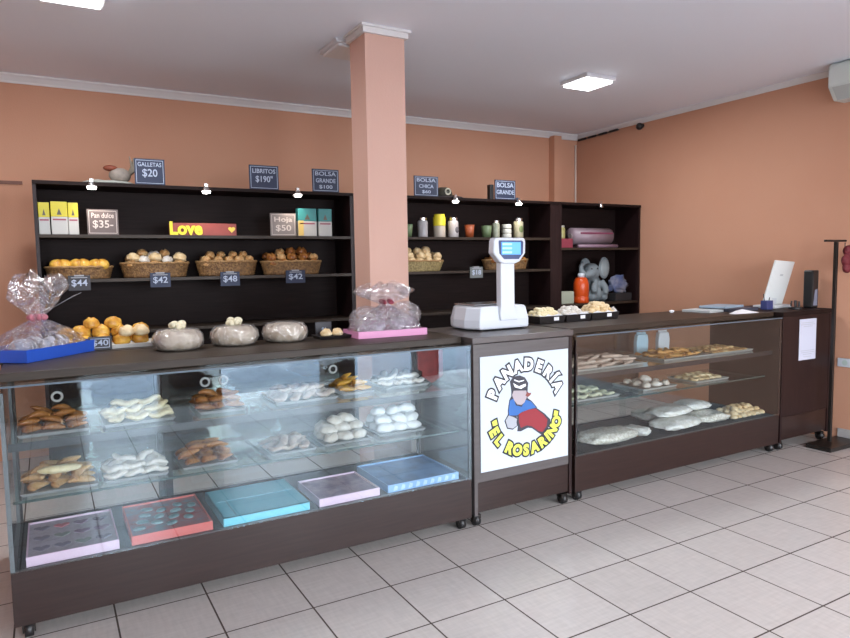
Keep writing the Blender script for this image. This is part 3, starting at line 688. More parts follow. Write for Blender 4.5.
for kd, x, y, wx, lay, nm, where, mm, s in spots:
    clear_tray(x, y, US, wx, .30, 'tray under '+nm+'s, '+where)
    pile(kd, x, y, US+.006, lay, wx*.31 if lay[0][0] == 3 else (wx*.24 if lay[0][0] == 4 else wx*.45), .085 if lay[0][1] == 3 else .064, nm+', '+where.replace(' from the left', '').replace(', lower shelf', ' of lower shelf').replace(', upper shelf', ' of upper shelf').replace(' of the left case', '')+', left case', nm+'s, '+where, 'pastry', .3, .8, s, mm, .3)
spots2 = [
 ('croissant', .00, 3.36, .30, [(3, 3), (3, 2), (2, 2)], 'brown pastry', 'first tray from the left, lower shelf', B_MIX, 1.15),
 ('dull_pastry', .31, 3.36, .27, [(3, 4), (3, 3), (2, 1)], 'floury pale pastry', 'second tray from the left, lower shelf', B_WHITE, 1.0),
 ('croissant', .64, 3.38, .26, [(3, 3), (3, 2), (2, 2)], 'caramel brown pastry', 'third tray from the left, lower shelf', None, 1.1),
 ('dull_pastry', 1.06, 3.38, .24, [(3, 3), (2, 2)], 'bagged beige pastry', 'fourth tray from the left, lower shelf', None, 1.0),
 ('white_roll', 1.37, 3.40, .28, [(3, 3), (3, 2), (2, 1)], 'floury white roll', 'fifth tray from the left, lower shelf', B_WHITE, 1.05),
 ('white_roll', 1.71, 3.42, .30, [(3, 3), (3, 2), (3, 1)], 'white glazed roll', 'last tray, lower shelf of the left case', mat('icing_white', (.80, .80, .80), .4, var=.15, bump=.3), 1.1)]
for kd, x, y, wx, lay, nm, where, mm, s in spots2:
    clear_tray(x, y, LS, wx, .27, 'tray under '+nm+'s, '+where)
    pile(kd, x, y, LS+.006, lay, wx*.29, .078 if lay[0][1] == 3 else .060, nm+', '+where.replace(' from the left', '').replace(', lower shelf', ' of lower shelf').replace(', upper shelf', ' of upper shelf').replace(' of the left case', '')+', left case', nm+'s, '+where, 'pastry', .2, .9, s, mm, .3)
o = bpy.data.objects.new('baguette', loaf(.085, .020, .036, 4, 4).mesh('baguette', B_CREAM, True)); C.objects.link(o); o.location = (.0, 3.262, LS+.036+.040); o.rotation_euler = (0, 0, -.15)
tag(o, 'pale finger loaf lying on the brown pastries of the left lower shelf', 'bread')

# boxes on the deck
DK = .2965
def gift_box(label, x0, x1, y0, y1, m, liner, extra=None, h=.042, rz=0):
    cx, cy = (x0+x1)/2, (y0+y1)/2; a, b = (x1-x0)/2, (y1-y0)/2
    r = root('gift_box', label, 'box', (cx, cy, DK), rz)
    q = MB(); t = .006
    q.box(-a, a, -b, b, 0, .003); q.box(-a, a, -b, -b+t, .003, h); q.box(-a, a, b-t, b, .003, h); q.box(-a, -a+t, -b+t, b-t, .003, h); q.box(a-t, a, -b+t, b-t, .003, h)
    part('tray', q, m, r)
    part('liner', MB().box(-a+t, a-t, -b+t, b-t, h-.012, h-.008), liner, r)
    if extra: extra(r, a, b, h)
    return r
PINK = mat('card_pink', (.78, .58, .74), .5); LPINK = mat('liner_lilac', (.50, .44, .54), .5, var=.2, vscale=40)
def hearts(r, a, b, h):
    cols = [mat('heart_grey', (.20, .17, .24), .5), mat('heart_rose', (.62, .16, .22), .5), mat('heart_plum', (.24, .13, .24), .5), mat('heart_green', (.22, .26, .24), .5)]
    k = 0
    for j in range(3):
        for i in range(4):
            cx, cy = -a+.055+i*(2*a-.11)/3, b-.09-j*.125; s = .030
            P = []
            for t in range(24):
                th = 2*PI*t/24; P.append((cx+s*math.sin(th)**3*1.1, cy+s*(13*math.cos(th)-5*math.cos(2*th)-2*math.cos(3*th)-math.cos(4*th))/15))
            part('heart', MB().prism(P, h-.008, h-.0055, 'Z'), cols[[0, 1, 2, 0, 0, 3, 2, 2, 0, 0, 3, 0][k]], r); k += 1
gift_box('pale pink box printed with hearts on the deck of the left case', -.14, .212, 3.125, 3.56, PINK, LPINK, hearts)
def foil(r, a, b, h):
    q = MB(); 
    for k in range(14):
        q.ball((-a*.75+1.5*a*((k*5) % 14)/13, -b*.55+1.1*b*((k*3) % 7)/6, h-.006), (.030, .022, .008), 8, 6, M=Matrix.Rotation(k, 3, 'Z'))
    part('foil_filling', q, mat('teal_foil', (.20, .33, .36), .3, var=.4, vscale=60), r, True)
gift_box('coral red box with teal foil filling on the left case deck', .262, .612, 3.125, 3.56, mat('card_coral', (.66, .13, .11), .5), mat('liner_coral', (.45, .12, .13), .5, col2=(.2, .25, .28), vscale=14), foil)
def lidlines(r, a, b, h):
    part('fold_line', MB().box(-a+.02, a-.006, .02, .026, h+.0, h+.002).box(-a+.06, -a+.065, -b+.02, .02, h, h+.002), mat('card_cyan_dark', (.08, .38, .50), .5), r)
    part('lid', MB().box(-a, a, -b, b, h-.004, h), mat('card_cyan', (.14, .60, .76), .5), r)
gift_box('closed bright cyan box on the left case deck', .662, 1.088, 3.125, 3.55, mat('card_cyan', (.14, .60, .76), .5), mat('card_cyan', (.2, .6, .7)), lidlines)
gift_box('small pale pink box right of the cyan box on the case deck', 1.140, 1.480, 3.125, 3.46, PINK, mat('liner_mauve', (.52, .36, .44), .5, col2=(.30, .20, .30), vscale=20))
def pattern(r, a, b, h):
    q = MB()
    for k in range(9): q.prism([(-a+.03+k*.046, .006), (-a+.055+k*.046, .010), (-a+.058+k*.046, .030), (-a+.04+k*.046, .036)], -b-.001, -b)
    part('print', q, mat('print_paleblue', (.45, .62, .82), .5), r)
gift_box('blue patterned box at the right end of the left case deck', 1.530, 1.978, 3.125, 3.54, mat('card_blue', (.22, .42, .74), .5), mat('liner_blue', (.10, .28, .62), .5, var=.3, vscale=10), pattern)
# dark red cloth at the right end inside the case
q = MB().prism([(-.085, .20), (-.085, .09), (-.055, .075), (-.055, .045), (.01, 0), (.085, .04), (.085, .20)], 0, .012)
solo('price_pennant', q, mat('pennant_red', (.20, .012, .012), .6, var=.3, vscale=20), 'dark red pennant hanging inside the right end of the left case', 'pennant', (1.905, 3.30, .83+.0), bev=.002)

# ---------------------------------------------------------------- goods inside the right case
U2, L2 = .8015, .5965
tray('pastry_tray', 'tray of long sugared pastries, upper shelf of the right case', 3.28, 3.40, U2, .62, .34, .014, TRG)
pile('churro', 3.28, 3.38, U2+.006, [(3, 6), (3, 4), (2, 3)], .19, .045, 'sugared stick, upper shelf, right case', 'stick pastries in the right case', 'pastry', .15, .35, 1.1, None, .15)
tray('pastry_tray', 'tray of golden pastries, right half of the upper shelf in the right case', 4.30, 3.40, U2, 1.02, .34, .014, TRG)
pile('golden_croissant', 4.02, 3.40, U2+.006, [(6, 4), (4, 2)], .075, .072, 'small golden pastry, upper shelf, right case', 'golden pastries in the right case', 'pastry', 0, 1.2, .9, bread_mat('crust_amber', (.72, .40, .13), (.48, .22, .05)), .2)
pile('cookie', 4.57, 3.40, U2+.006, [(6, 5), (4, 3)], .068, .062, 'brown cookie on the upper shelf at the right of the right case', 'brown cookies in the right case', 'cookie', 0, 2, 1.0, B_MIX, .2)
tray('pastry_tray', 'tray of pale pastries, left end of the lower shelf in the right case', 3.13, 3.42, L2, .50, .34, .014, TRG)
pile('pale_pastry', 3.13, 3.40, L2+.006, [(4, 4), (3, 2)], .11, .07, 'pale greenish pastry, lower shelf, right case', 'pale pastries in the right case', 'pastry', 0, .8, .95, bread_mat('pastry_greenish', (.62, .62, .44), (.42, .42, .28)), .2)
tray('pastry_tray', 'small tray with flat white pastries in the middle of the right case', 3.80, 3.42, L2, .36, .30, .014, TRG)
pile('white_roll', 3.82, 3.42, L2+.006, [(3, 3), (1, 1)], .10, .09, 'flat white pastry, lower shelf, right case', 'white pastries in the right case', 'pastry', 0, .8, .8)
tray('pastry_tray', 'small tray of ring biscuits, right end of the lower shelf in the right case', 4.37, 3.40, L2, .38, .28, .014, TRG)
MESH['ring_biscuit'] = [MB().tube([(.024*math.cos(t*PI/9), .024*math.sin(t*PI/9), .010) for t in range(19)], .010, 8, False).mesh('ring_biscuit', B_PALE, True)]; SH['ring_biscuit'] = .02
pile('ring_biscuit', 4.37, 3.40, L2+.006, [(5, 3), (3, 2)], .068, .07, 'ring shaped biscuit on the small tray of the right case', 'ring biscuits in the right case', 'biscuit', 0, 2, 1.0)
def bagmb(L, W, H, seed):
    def fn(p):
        k = 1+(.10 if seed < 9 else .26)*noise.noise(p*2.6+Vector((seed*3.3, 0, seed)))*2
        x = math.copysign(abs(p.x)**.6, p.x); y = math.copysign(abs(p.y)**.6, p.y)
        return Vector((x*k, y*k, (p.z if p.z > 0 else p.z*.8)*k))
    return MB().ball((0, 0, H*.5), (L, W, H*.55), 26, 16, fn=fn)
BAGW = mat('bag_white', (.86, .85, .82), .35, col2=(.66, .65, .58), vscale=26, bump=.7, bscale=45, coat=.4)
BAGR = mat('bag_speckled', (.84, .82, .75), .35, col2=(.50, .47, .38), vscale=60, bump=.7, bscale=45, coat=.4)
for k, (x, y, z, L, W, H, rz, m, lb) in enumerate([
    (3.27, 3.26, 0, .235, .12, .075, .05, BAGR, 'clear bag of small biscuits at the left front of the right case deck'),
    (3.56, 3.27, 0, .06, .10, .060, .3, BAGW, 'small white bag lying right of the bag of small biscuits'),
    (3.95, 3.26, 0, .20, .12, .070, .05, BAGW, 'white bread bag, front left of the stacked bags in the right case'),
    (4.05, 3.52, 0, .20, .12, .075, -.1, BAGW, 'white bread bag, back left of the stacked bags in the right case'),
    (4.31, 3.27, 0, .15, .12, .070, -.05, BAGR, 'speckled bread bag, front right of the stacked bags in the right case'),
    (4.0, 3.36, .072, .19, .11, .060, .12, BAGW, 'white bread bag on top of the left stacked bags in the right case'),
    (4.30, 3.40, .072, .13, .11, .060, -.1, BAGW, 'white bread bag on top of the right stacked bags in the right case')]):
    b = solo('bread_bag', bagmb(L, W, H, k), m, lb, 'bag', (x, y, DK+z), rz, smooth=True)
pile('small_biscuit', 4.69, 3.27, DK+.001, [(7, 4), (6, 3), (4, 2)], .056, .054, 'small creamy biscuit heaped at the right end of the right case deck', 'biscuits at the right end of the right case deck', 'biscuit', 0, 2, 1.35, B_PALE, .4)
for x, m, lb in ((3.98, mat('tub_blue', (.40, .58, .68), .3), 'pale blue packet standing behind the golden pastries in the right case'), (4.22, mat('tub_white', (.60, .64, .68), .3), 'white packet standing behind the golden pastries in the right case')):
    q = root('plastic_packet', lb, 'packet', (x, 3.62, U2)); part('pouch', MB().prism([(-.06, 0), (.06, 0), (.066, .10), (.055, .15), (-.05, .155), (-.062, .09)], -.02, .02), m, q, bev=.008)
    part('seal', MB().box(-.05, .05, -.003, .003, .150, .168), m, q)

# ---------------------------------------------------------------- cellophane gifts
def cello(r, a, b, h0, neck, nr, top, topr, seed, droop=.0, n=72, cx=0, cy=0):
    """one crumpled sheet: skirt, pinched neck, flared top"""
    m = MB(); prof = []
    for i in range(12): t = i/11; prof.append((1-.90*t**(1.25), h0+(neck-h0)*(t**.9), 0))
    for i in range(1, 12): t = i/11; prof.append((.10, neck+(top-neck)*t, t))
    vs = []; fs = []
    for i, (q, z, f) in enumerate(prof):
        for j in range(n):
            th = 2*PI*j/n; c, s = math.cos(th), math.sin(th); p = (abs(c)**3+abs(s)**3)**(1/3)
            if f == 0:
                k = 1-q; rr = q/max(p, .01) if q > .5 else q/max(p*(q*2)+1-q*2, .5)
                w = 1+.05*(k+.3)*noise.noise(Vector((c*4, s*4, i*.5+seed)))*2
                x, y = a*rr*c*w+cx*k, b*rr*s*w+cy*k; zz = z+(.010*noise.noise(Vector((c*5, s*5, i+seed))) if i > 0 else 0)
            else:
                fold = 1+.42*f*math.sin(th*7+seed)*.8+.25*noise.noise(Vector((c*3, s*3, f*3+seed)))*2*f
                R_ = nr+(topr-nr)*math.sin(min(1, f*1.35)*PI/2)*(1-.38*max(0, f-.6)**1.2/.33)
                x, y = cx+R_*c*fold, cy+R_*s*fold*.75
                zz = z*1.0-droop*f*f*(abs(c)**3)+.05*f*noise.noise(Vector((c*2.2, s*2.2, seed+4)))
            vs.append((x, y, zz))
    for i in range(len(prof)-1):
        for j in range(n):
            j2 = (j+1) % n; fs.append((i*n+j, i*n+j2, (i+1)*n+j2, (i+1)*n+j))
    m.add(vs, fs); return part('cellophane_wrap', m, CELLO, r, True)
g = root('gift_basket', 'blue gift tray wrapped in clear cellophane at the left end of the counter', 'gift', (-.053, 3.735, CT), .85)
BLUEC = mat('card_royal_blue', (.02, .09, .50), .4)
t = MB(); t.box(-.23, .23, -.14, .14, 0, .004); t.box(-.23, .23, -.14, -.135, .004, .058); t.box(-.23, .23, .135, .14, .004, .058); t.box(-.23, -.225, -.135, .135, .004, .058); t.box(.225, .23, -.135, .135, .004, .058)
part('tray', t, BLUEC, g)
t = MB()
for k, (x, y, rz) in enumerate([(-.11, 0, .2), (.0, .03, 1.2), (.11, -.02, .5), (0, -.07, 0)]): t.ball((x, y, .055), (.065, .045, .042), 14, 9, M=Matrix.Rotation(rz, 3, 'Z'))
part('filling', t, mat('gift_filling', (.34, .40, .52), .4, col2=(.66, .68, .74), vscale=30, bump=.5), g, True)
cello(g, .235, .145, .058, .185, .028, .40, .128, 1.0, .03)
t = MB()
for k in range(6): a = k*PI/3; t.ball((.030*math.cos(a), .030*math.sin(a)*.8, .190), (.022, .010, .016), 10, 7, M=Matrix.Rotation(a, 3, 'Z'))
part('ribbon_bow', t, mat('ribbon_rose', (.50, .16, .20), .35), g, True)
t = MB(); t.add([(.02, -.01, .20), (.09, -.02, .235), (.19, -.05, .285), (.24, -.06, .30), (.18, -.02, .265), (.09, .02, .215), (.02, .02, .19)], [(0, 1, 6), (1, 5, 6), (1, 2, 5), (2, 4, 5), (2, 3, 4)])
o = part('cellophane_tail', t, pane('cellophane_tail', (.85, .85, .88), .2, .1, 1, .35, 30), g); sl = o.modifiers.new('thickness', 'SOLIDIFY'); sl.thickness = .001
g = root('gift_basket', 'pink gift tray wrapped in clear cellophane in front of the salmon column', 'gift', (1.735, 3.54, CT), -.03)
PK = mat('card_hot_pink', (.66, .26, .46), .4)
t = MB(); t.box(-.22, .22, -.12, .12, 0, .004); t.box(-.22, .22, -.12, -.115, .004, .040); t.box(-.22, .22, .115, .12, .004, .040); t.box(-.22, -.215, -.115, .115, .004, .04); t.box(.215, .22, -.115, .115, .004, .04)
part('tray', t, PK, g)
t = MB()
for k, (x, y, rz) in enumerate([(-.13, 0, .2), (-.03, .03, 1.2), (.07, -.02, .5), (.14, .0, 1.4), (-.08, -.04, 0), (.12, .04, 1)]): t.ball((x, y, .065), (.06, .042, .045), 14, 9, M=Matrix.Rotation(rz, 3, 'Z'))
part('filling', t, mat('gift_filling_pink', (.74, .70, .76), .4, col2=(.55, .45, .55), vscale=30, bump=.5), g, True)
cello(g, .225, .125, .040, .185, .030, .30, .16, 2.4, .02)
t = MB()
for k in range(3): t.ball((-.12+.125*k, 0, .095+.02*(k == 2)), (.10, .10, .085), 18, 12, fn=lambda p: p*(1+.08*noise.noise(p*3)))
part('inner_wrap', t, pane('inner_wrap', (.93, .91, .95), .12, .05, 1.4, .07, 45), g, True)
t = MB()
for k in range(6): a = k*PI/3; t.ball((.030*math.cos(a), -.03+.012*math.sin(a), .195+.012*(k % 2)), (.022, .010, .012), 10, 7, M=Matrix.Rotation(a, 3, 'Z'))
part('ribbon_bow', t, mat('ribbon_dark_red', (.30, .03, .06), .35), g, True)

# ---------------------------------------------------------------- scale
s = root('weighing_scale', 'white electronic weighing scale with lit blue display on the centre cabinet', 'scale', (2.475, 3.50, CT))
body = [(-.19, -.155), (.185, -.155), (.20, -.12), (.20, .17), (-.20, .17), (-.235, .08), (-.235, -.05)]
m = MB(); n = len(body)
lv = [(.96, .008), (1.0, .018), (1.0, .066), (.92, .142), (.87, .150)]
vs = [(x*k, y*k, z) for k, z in lv for x, y in body]
m.add(vs, [tuple(range(n))[::-1], tuple((len(lv)-1)*n+i for i in range(n))]+[(l*n+i, l*n+(i+1) % n, (l+1)*n+(i+1) % n, (l+1)*n+i) for l in range(len(lv)-1) for i in range(n)])
part('base', m, WHITE, s, bev=.006)
ft = MB()
for x, y in ((-.15, -.12), (.16, -.12), (.16, .13), (-.17, .1)): ft.tube([(x, y, 0), (x, y, .012)], .014, 12)
part('feet', ft, BLACK, s)
m = MB(); m.box(-.185, .125, -.09, .150, .152, .162); part('platform', m, mat('pan_steel', (.45, .46, .48), .22, metal=1), s, bev=.006)
m = MB(); m.prism([(-.042, -.30+.36), (.09, .06), (.075, .10), (.066, .16), (.064, .43), (-.040, .43), (-.040, .16), (-.046, .10)], -.170, -.118)
part('post', m, WHITE, s, bev=.006)
h = part('display_head', MB().prism([(x*.88+.004, z) for x, z in [(-.118, .555), (-.108, .572), (.145, .572), (.157, .555), (.155, .475), (.105, .425), (.065, .412), (-.035, .412), (-.07, .425), (-.125, .478)]], -.185, -.125), WHITE, s, bev=.010, seg=3)
part('bezel', MB().prism([(x*.88+.004, z) for x, z in [(-.078, .555), (.120, .555), (.132, .545), (.128, .475), (.090, .440), (-.035, .440), (-.075, .475), (-.082, .545)]], -.1875, -.1835), mat('bezel_navy', (.03, .06, .16), .3), h)
part('screen', MB().box(-.047, .099, -.1892, -.187, .468, .545), mat('screen_blue', (.1, .3, .6), .3, emit=((.05, .28, .95), 1.0)), h)
m = MB()
for k in range(3): m.box(-.040, .030, -.1900, -.1890, .476+k*.025, .488+k*.025)
part('readout', m, mat('readout_pale', (.4, .7, .8), .3, emit=((.14, .42, 1), .9)), h)

# ---------------------------------------------------------------- things on the shelves
def packet(label, x0, x1, y, h, top, name='packet', group=None, col=(.70, .68, .64), stripe=None, dp=.06):
    a = (x1-x0)/2; z0 = 1.766; r = root(name, label, 'packet', ((x0+x1)/2, y, z0), 0, group)
    part('body', MB().box(-a, a, -dp/2, dp/2, 0, h*.54), mat('packet_white', (.40, .39, .37), .5), r, bev=.003)
    part('top_band', MB().box(-a, a, -dp/2, dp/2, h*.54, h), top, r, bev=.003)
    q = MB(); q.prism([(-.3*a, h*.60), (0, h*.80), (.3*a, h*.60)], -dp/2-.0012, -dp/2)
    part('emblem', q, mat('emblem_dark', (.08, .07, .05), .5), r)
    q = MB(); q.box(-.8*a, .8*a, -dp/2-.001, -dp/2, h*.43, h*.48); part('print', q, mat('print_maroon', (.25, .05, .08), .5), r)
    if stripe: part('stripe', MB().box(-a, -a+.045, -dp/2-.001, -dp/2, .004, h*.56), stripe, r)
YEL = mat('packet_yellow', (.48, .40, .02), .45); TEAL = mat('packet_teal', (.02, .17, .17), .45)
packet('white packet with yellow top, at the left of the three', -.030, .038, 5.285, .218, YEL)
packet('white packet with yellow top, wide and in the middle of the three', .045, .146, 5.262, .224, YEL)
packet('white packet with yellow top, narrow and right of the wide one', .149, .212, 5.275, .220, YEL)
packet('white packet with teal top and gold stripe left of the other teal one', 1.800, 1.958, 5.265, .226, TEAL, col=(.55, .58, .62), stripe=mat('stripe_gold', (.60, .42, .12), .5))
packet('white packet with teal top nearest the salmon column', 1.976, 2.092, 5.265, .226, TEAL, col=(.62, .66, .72))
r = root('word_ornament', 'yellow lettering Love on a red wooden block with a small heart', 'ornament', (1.053, 5.24, 1.766))
part('block', MB().box(-.245, .247, 0, .03, 0, .092), mat('block_red', (.30, .05, .035), .5, var=.15, vscale=10), r, bev=.002)
o = text('word', 'Love', .15, mat('letter_yellow', (.88, .72, .02), .45), r, (0, 0, 0), depth=.008, offset=.006)
xs = [v.co.x for v in o.data.vertices]; zs = [v.co.z for v in o.data.vertices]
o.data.transform(Matrix.Translation((-.128, -.009, .052)) @ Matrix.Diagonal((.235/(max(xs)-min(xs)), 1, .100/(max(zs)-min(zs)), 1)) @ Matrix.Translation((-(max(xs)+min(xs))/2, 0, -(max(zs)+min(zs))/2)))
P = []
for t_ in range(30):
    th = 2*PI*t_/30; P.append((.21+.026*math.sin(th)**3, .047+.026*(13*math.cos(th)-5*math.cos(2*th)-2*math.cos(3*th)-math.cos(4*th))/16))
part('heart', MB().prism(P, -.006, 0), mat('heart_yellow', (.85, .60, .08), .5), r)
def jar(x, rr, h, m, lid, label, name='jar', cat='jar', y=5.30, lidm=None, cup=False, body2=None):
    r = root(name, label, cat, (x, y, 1.766))
    if cup:
        part('body', MB().lathe([(0, 0), (rr*.78, 0), (rr, h), (rr*.90, h), (rr*.70, .006), (0, .006)], 28), m, r, True); 
        part('rim', MB().tube([(rr*.97*math.cos(t*PI/12), rr*.97*math.sin(t*PI/12), h) for t in range(25)], .003, 6, False), m, r, True)
    else:
        part('body', MB().lathe([(0, 0), (rr*.96, 0), (rr, .006), (rr, h*.80), (rr*.80, h*.87), (0, h*.87)], 28), m, r, True)
        part('lid', MB().lathe([(0, h*.865), (rr*.86, h*.865), (rr*.88, h*.87), (rr*.88, h), (0, h)], 28), lidm or CHROME, r, False)
    return r
MILK = mat('jar_frosted', (.33, .31, .32), .3, var=.1); 
jar(2.842, .048, .112, mat('cup_green', (.12, .17, .08), .5), 0, 'green cup just right of the salmon column on the jar shelf', 'cup', 'cup', cup=True)
jar(3.00, .046, .175, MILK, 1, 'frosted white jar left of the yellow tin')
r = jar(3.177, .056, .212, mat('tin_cream', (.42, .36, .30), .4, var=.15), 1, 'tall tin with a yellow upper half among the jars', 'tin', 'tin', lidm=mat('tin_yellow', (.62, .52, .02), .4))
part('upper_band', MB().lathe([(.0570, .105), (.0575, .11), (.0575, .185), (.057, .187)], 28), mat('tin_yellow', (.62, .52, .02), .4), r, True)
r = jar(3.328, .050, .182, MILK, 1, 'frosted white jar right of the yellow tin with a dark label')
part('label', MB().ball((.012, -.047, .07), (.022, .008, .03)), mat('label_dark', (.08, .07, .08), .5), r, True)
jar(3.511, .047, .118, mat('cup_orange', (.32, .07, .02), .5), 0, 'terracotta orange cup on the jar shelf', 'cup', 'cup', cup=True)
jar(3.706, .052, .112, mat('cup_green', (.2, .27, .14)), 0, 'green cup right of the terracotta cup on the jar shelf', 'cup', 'cup', cup=True)
jar(3.818, .036, .165, mat('jar_sage', (.30, .32, .24), .35, var=.3, vscale=25), 1, 'slim printed jar left of the stacked white tins')
for k in range(3):
    m = MB(); m.lathe([(0, 0), (.046, 0), (.048, .006), (.048, .034), (.044, .040), (0, .040)], 28)
    o = solo('round_tin', m, mat('tin_white', (.48, .48, .44), .35), 'small white round tin, %s of the stack of three' % ['bottom', 'middle', 'top'][k], 'tin', (3.945, 5.30, 1.7655+k*.0455), smooth=False)
r = jar(4.09, .050, .190, mat('jar_printed', (.34, .32, .22), .35, var=.25, vscale=25), 1, 'large printed jar right of the stacked white tins')
part('label', MB().ball((0, -.047, .085), (.026, .008, .035)), mat('label_green', (.12, .16, .06), .5), r, True)

# shelf top ornaments
r = root('hen_ornament', 'small hen ornament on a cloth, left of the $20 sign on the shelf top', 'ornament', (.50, 5.34, TZ))
part('cloth', MB().ball((-.08, -.02, .014), (.17, .07, .016), fn=lambda p: Vector((p.x, p.y, p.z*(1+.6*noise.noise(p*3))))), mat('cloth_grey', (.36, .36, .32), .8), r, True)
part('body', MB().ball((0, 0, .072), (.075, .05, .055)), mat('hen_grey', (.30, .25, .21), .7, var=.3, vscale=20), r, True)
part('head', MB().ball((-.06, 0, .122), (.050, .032, .022)), mat('hen_red', (.20, .045, .02), .6), r, True)
m = MB()
for k in range(5): m.tube([(.06, 0, .08), (.085+.01*k, .0, .14), (.07+.025*k, .005*k, .215-.012*k)], [.014, .012, .003], 8)
part('tail', m, mat('hen_tail', (.20, .17, .13), .7), r, True)
r = root('hat', 'dark hat with a round clasp on the shelf top right of the column', 'hat', (3.27, 5.33, TZ))
part('brim', MB().lathe([(0, 0), (.175, 0), (.18, .006), (.17, .014), (.10, .022), (0, .022)], 36, sx=1.0, sy=.7), mat('felt_dark', (.035, .025, .025), .8), r, True)
part('crown', MB().lathe([(.09, .015), (.086, .05), (.07, .085), (.04, .10), (0, .10)], 30, c=(-.03, 0, 0)), mat('felt_olive', (.05, .045, .03), .6), r, True)
part('clasp', MB().tube([(-.03+.026*math.cos(t*PI/10), -.088, .056+.026*math.sin(t*PI/10)) for t in range(21)], .007, 8, False), mat('clasp_pale', (.5, .48, .38), .3), r, True)

# right bay: rolls of wrap, pink box, jar, bottle, toy elephant
m = MB(); 
r = root('wrapping_roll', 'thick pale pink roll of wrapping on the upper board of the right bay', 'roll', (5.09, 5.36, 1.666+.125))
part('paper', MB().tube([(-.26, 0, 0), (.275, 0, 0)], .088, 36), mat('wrap_pink', (.27, .19, .22), .4, var=.12, vscale=8), r, True)
part('band', MB().tube([(-.20, 0, 0), (.27, 0, 0)], .0886, 36, False) if False else MB().box(-.20, .26, -.0892, -.082, .022, .038), mat('wrap_maroon', (.18, .03, .07), .5), r)
part('core', MB().tube([(-.275, 0, 0), (.285, 0, 0)], .028, 20), mat('core_card', (.20, .16, .15), .8), r)
solo('wrapping_roll', MB().tube([(-.30, 0, .018), (.26, 0, .018)], .018, 16), mat('wrap_pale', (.26, .16, .21), .4), 'thin pale roll lying under the thick pink roll', 'roll', (5.14, 5.26, 1.666), smooth=True)
solo('roll_cradle', MB().box(-.24, .24, -.06, .09, 0, .036).box(-.02, .02, -.04, .04, .03, .04), mat('cradle_dark', (.04, .02, .025), .6), 'dark box supporting the thick pink roll in the right bay', 'box', (5.10, 5.36, 1.666))
solo('pink_box', MB().box(-.078, .078, -.05, .05, 0, .095), mat('box_rose', (.22, .03, .05), .5), 'small rose pink box left of the thick roll in the right bay', 'box', (4.682, 5.30, 1.666), bev=.004)
r = root('jar', 'small yellowish jar standing on the rose pink box', 'jar', (4.640, 5.30, 1.7615)); part('body', MB().lathe([(0, 0), (.042, 0), (.044, .008), (.044, .10), (.034, .115), (0, .115)], 24), mat('jar_mustard', (.36, .32, .12), .4, var=.3, vscale=30), r, True)
part('lid', MB().lathe([(0, .115), (.038, .115), (.038, .135), (0, .135)], 24), mat('lid_grey', (.3, .3, .26), .4), r)
RB = 1.086
r = root('water_bottle', 'orange plastic bottle with a white cap in front of the toy elephant', 'bottle', (4.895, 5.272, RB))
part('body', MB().lathe([(0, 0), (.072, 0), (.080, .010), (.080, .06), (.074, .07), (.080, .08), (.080, .20), (.070, .245), (.050, .270), (0, .272)], 32), mat('bottle_orange', (.55, .065, .008), .3), r, True)
part('cap', MB().lathe([(0, .272), (.036, .272), (.036, .305), (.028, .315), (0, .315)], 24), WHITE, r, True)
solo('storage_tub', MB().box(-.09, .09, -.05, .05, 0, .128), mat('tub_green', (.34, .36, .28), .5), 'pale green tub left of the orange bottle in the right bay', 'tub', (4.69, 5.30, RB), bev=.006)
EG = mat('plush_grey', (.19, .22, .235), .9, bump=.5, bscale=90)
e = root('toy_elephant', 'grey plush toy elephant with big ears sitting in the right bay', 'toy', (5.16, 5.40, RB))
m = MB()
m.ball((.03, .02, .16), (.105, .09, .155)); m.ball((-.03, -.03, .325), (.105, .09, .095)); m.ball((.03, -.045, .09), (.05, .07, .09))
m.ball((-.05, -.045, .05), (.05, .08, .05)); m.ball((.12, -.03, .05), (.05, .09, .05))
m.tube([(-.06, -.08, .33), (-.12, -.10, .30), (-.18, -.10, .29), (-.225, -.09, .33), (-.225, -.08, .39), (-.18, -.07, .425)], [.05, .045, .036, .03, .026, .022], 14)
m.tube([(.0, -.06, .22), (-.05, -.10, .16), (-.07, -.12, .10)], [.04, .036, .03], 12); m.tube([(.09, -.05, .22), (.12, -.09, .15), (.11, -.11, .08)], [.04, .036, .03], 12)
o = part('body', m, EG, e, True)
rm = o.modifiers.new('blend', 'REMESH'); rm.mode = 'VOXEL'; rm.voxel_size = .009; rm.use_smooth_shade = True
sm = o.modifiers.new('soften', 'SMOOTH'); sm.iterations = 6
for sx_, c in ((1, (.115, -.075, .365)), (-1, (-.055, .035, .395))):
    er = part('ear', MB().ball(c, (.105, .022, .118) if sx_ > 0 else (.062, .02, .078), 22, 12, M=Matrix.Rotation(.25*sx_, 3, 'Z')), EG, e, True)
    if sx_ > 0: part('ear_lining', MB().ball((c[0], c[1]-.012, c[2]), (.082, .014, .094), 20, 10, M=Matrix.Rotation(.25, 3, 'Z')), mat('ear_lining', (.26, .30, .31), .8), er, True)
for c in ((-.095, -.108, .355), (-.02, -.118, .36)): part('eye', MB().ball(c, .010, 10, 7), BLACK, e, True)
b = solo('cloth_bag', bagmb(.115, .05, .17, 11), mat('cloth_blue_grey', (.24, .24, .28), .8, col2=(.06, .08, .18), vscale=7), 'crumpled blue and grey bag leaning right of the toy elephant', 'bag', (5.49, 5.33, RB+.0), .0, smooth=True)
b.location.z = RB+.0; b.rotation_euler = (0, 0, 0); 
solo('storage_box', MB().box(-.12, .12, -.08, .08, 0, .085), mat('box_black', (.02, .018, .02), .6), 'dark box under the crumpled blue bag in the right bay', 'box', (5.50, 5.33, RB), bev=.004)
b.location.z = RB+.082

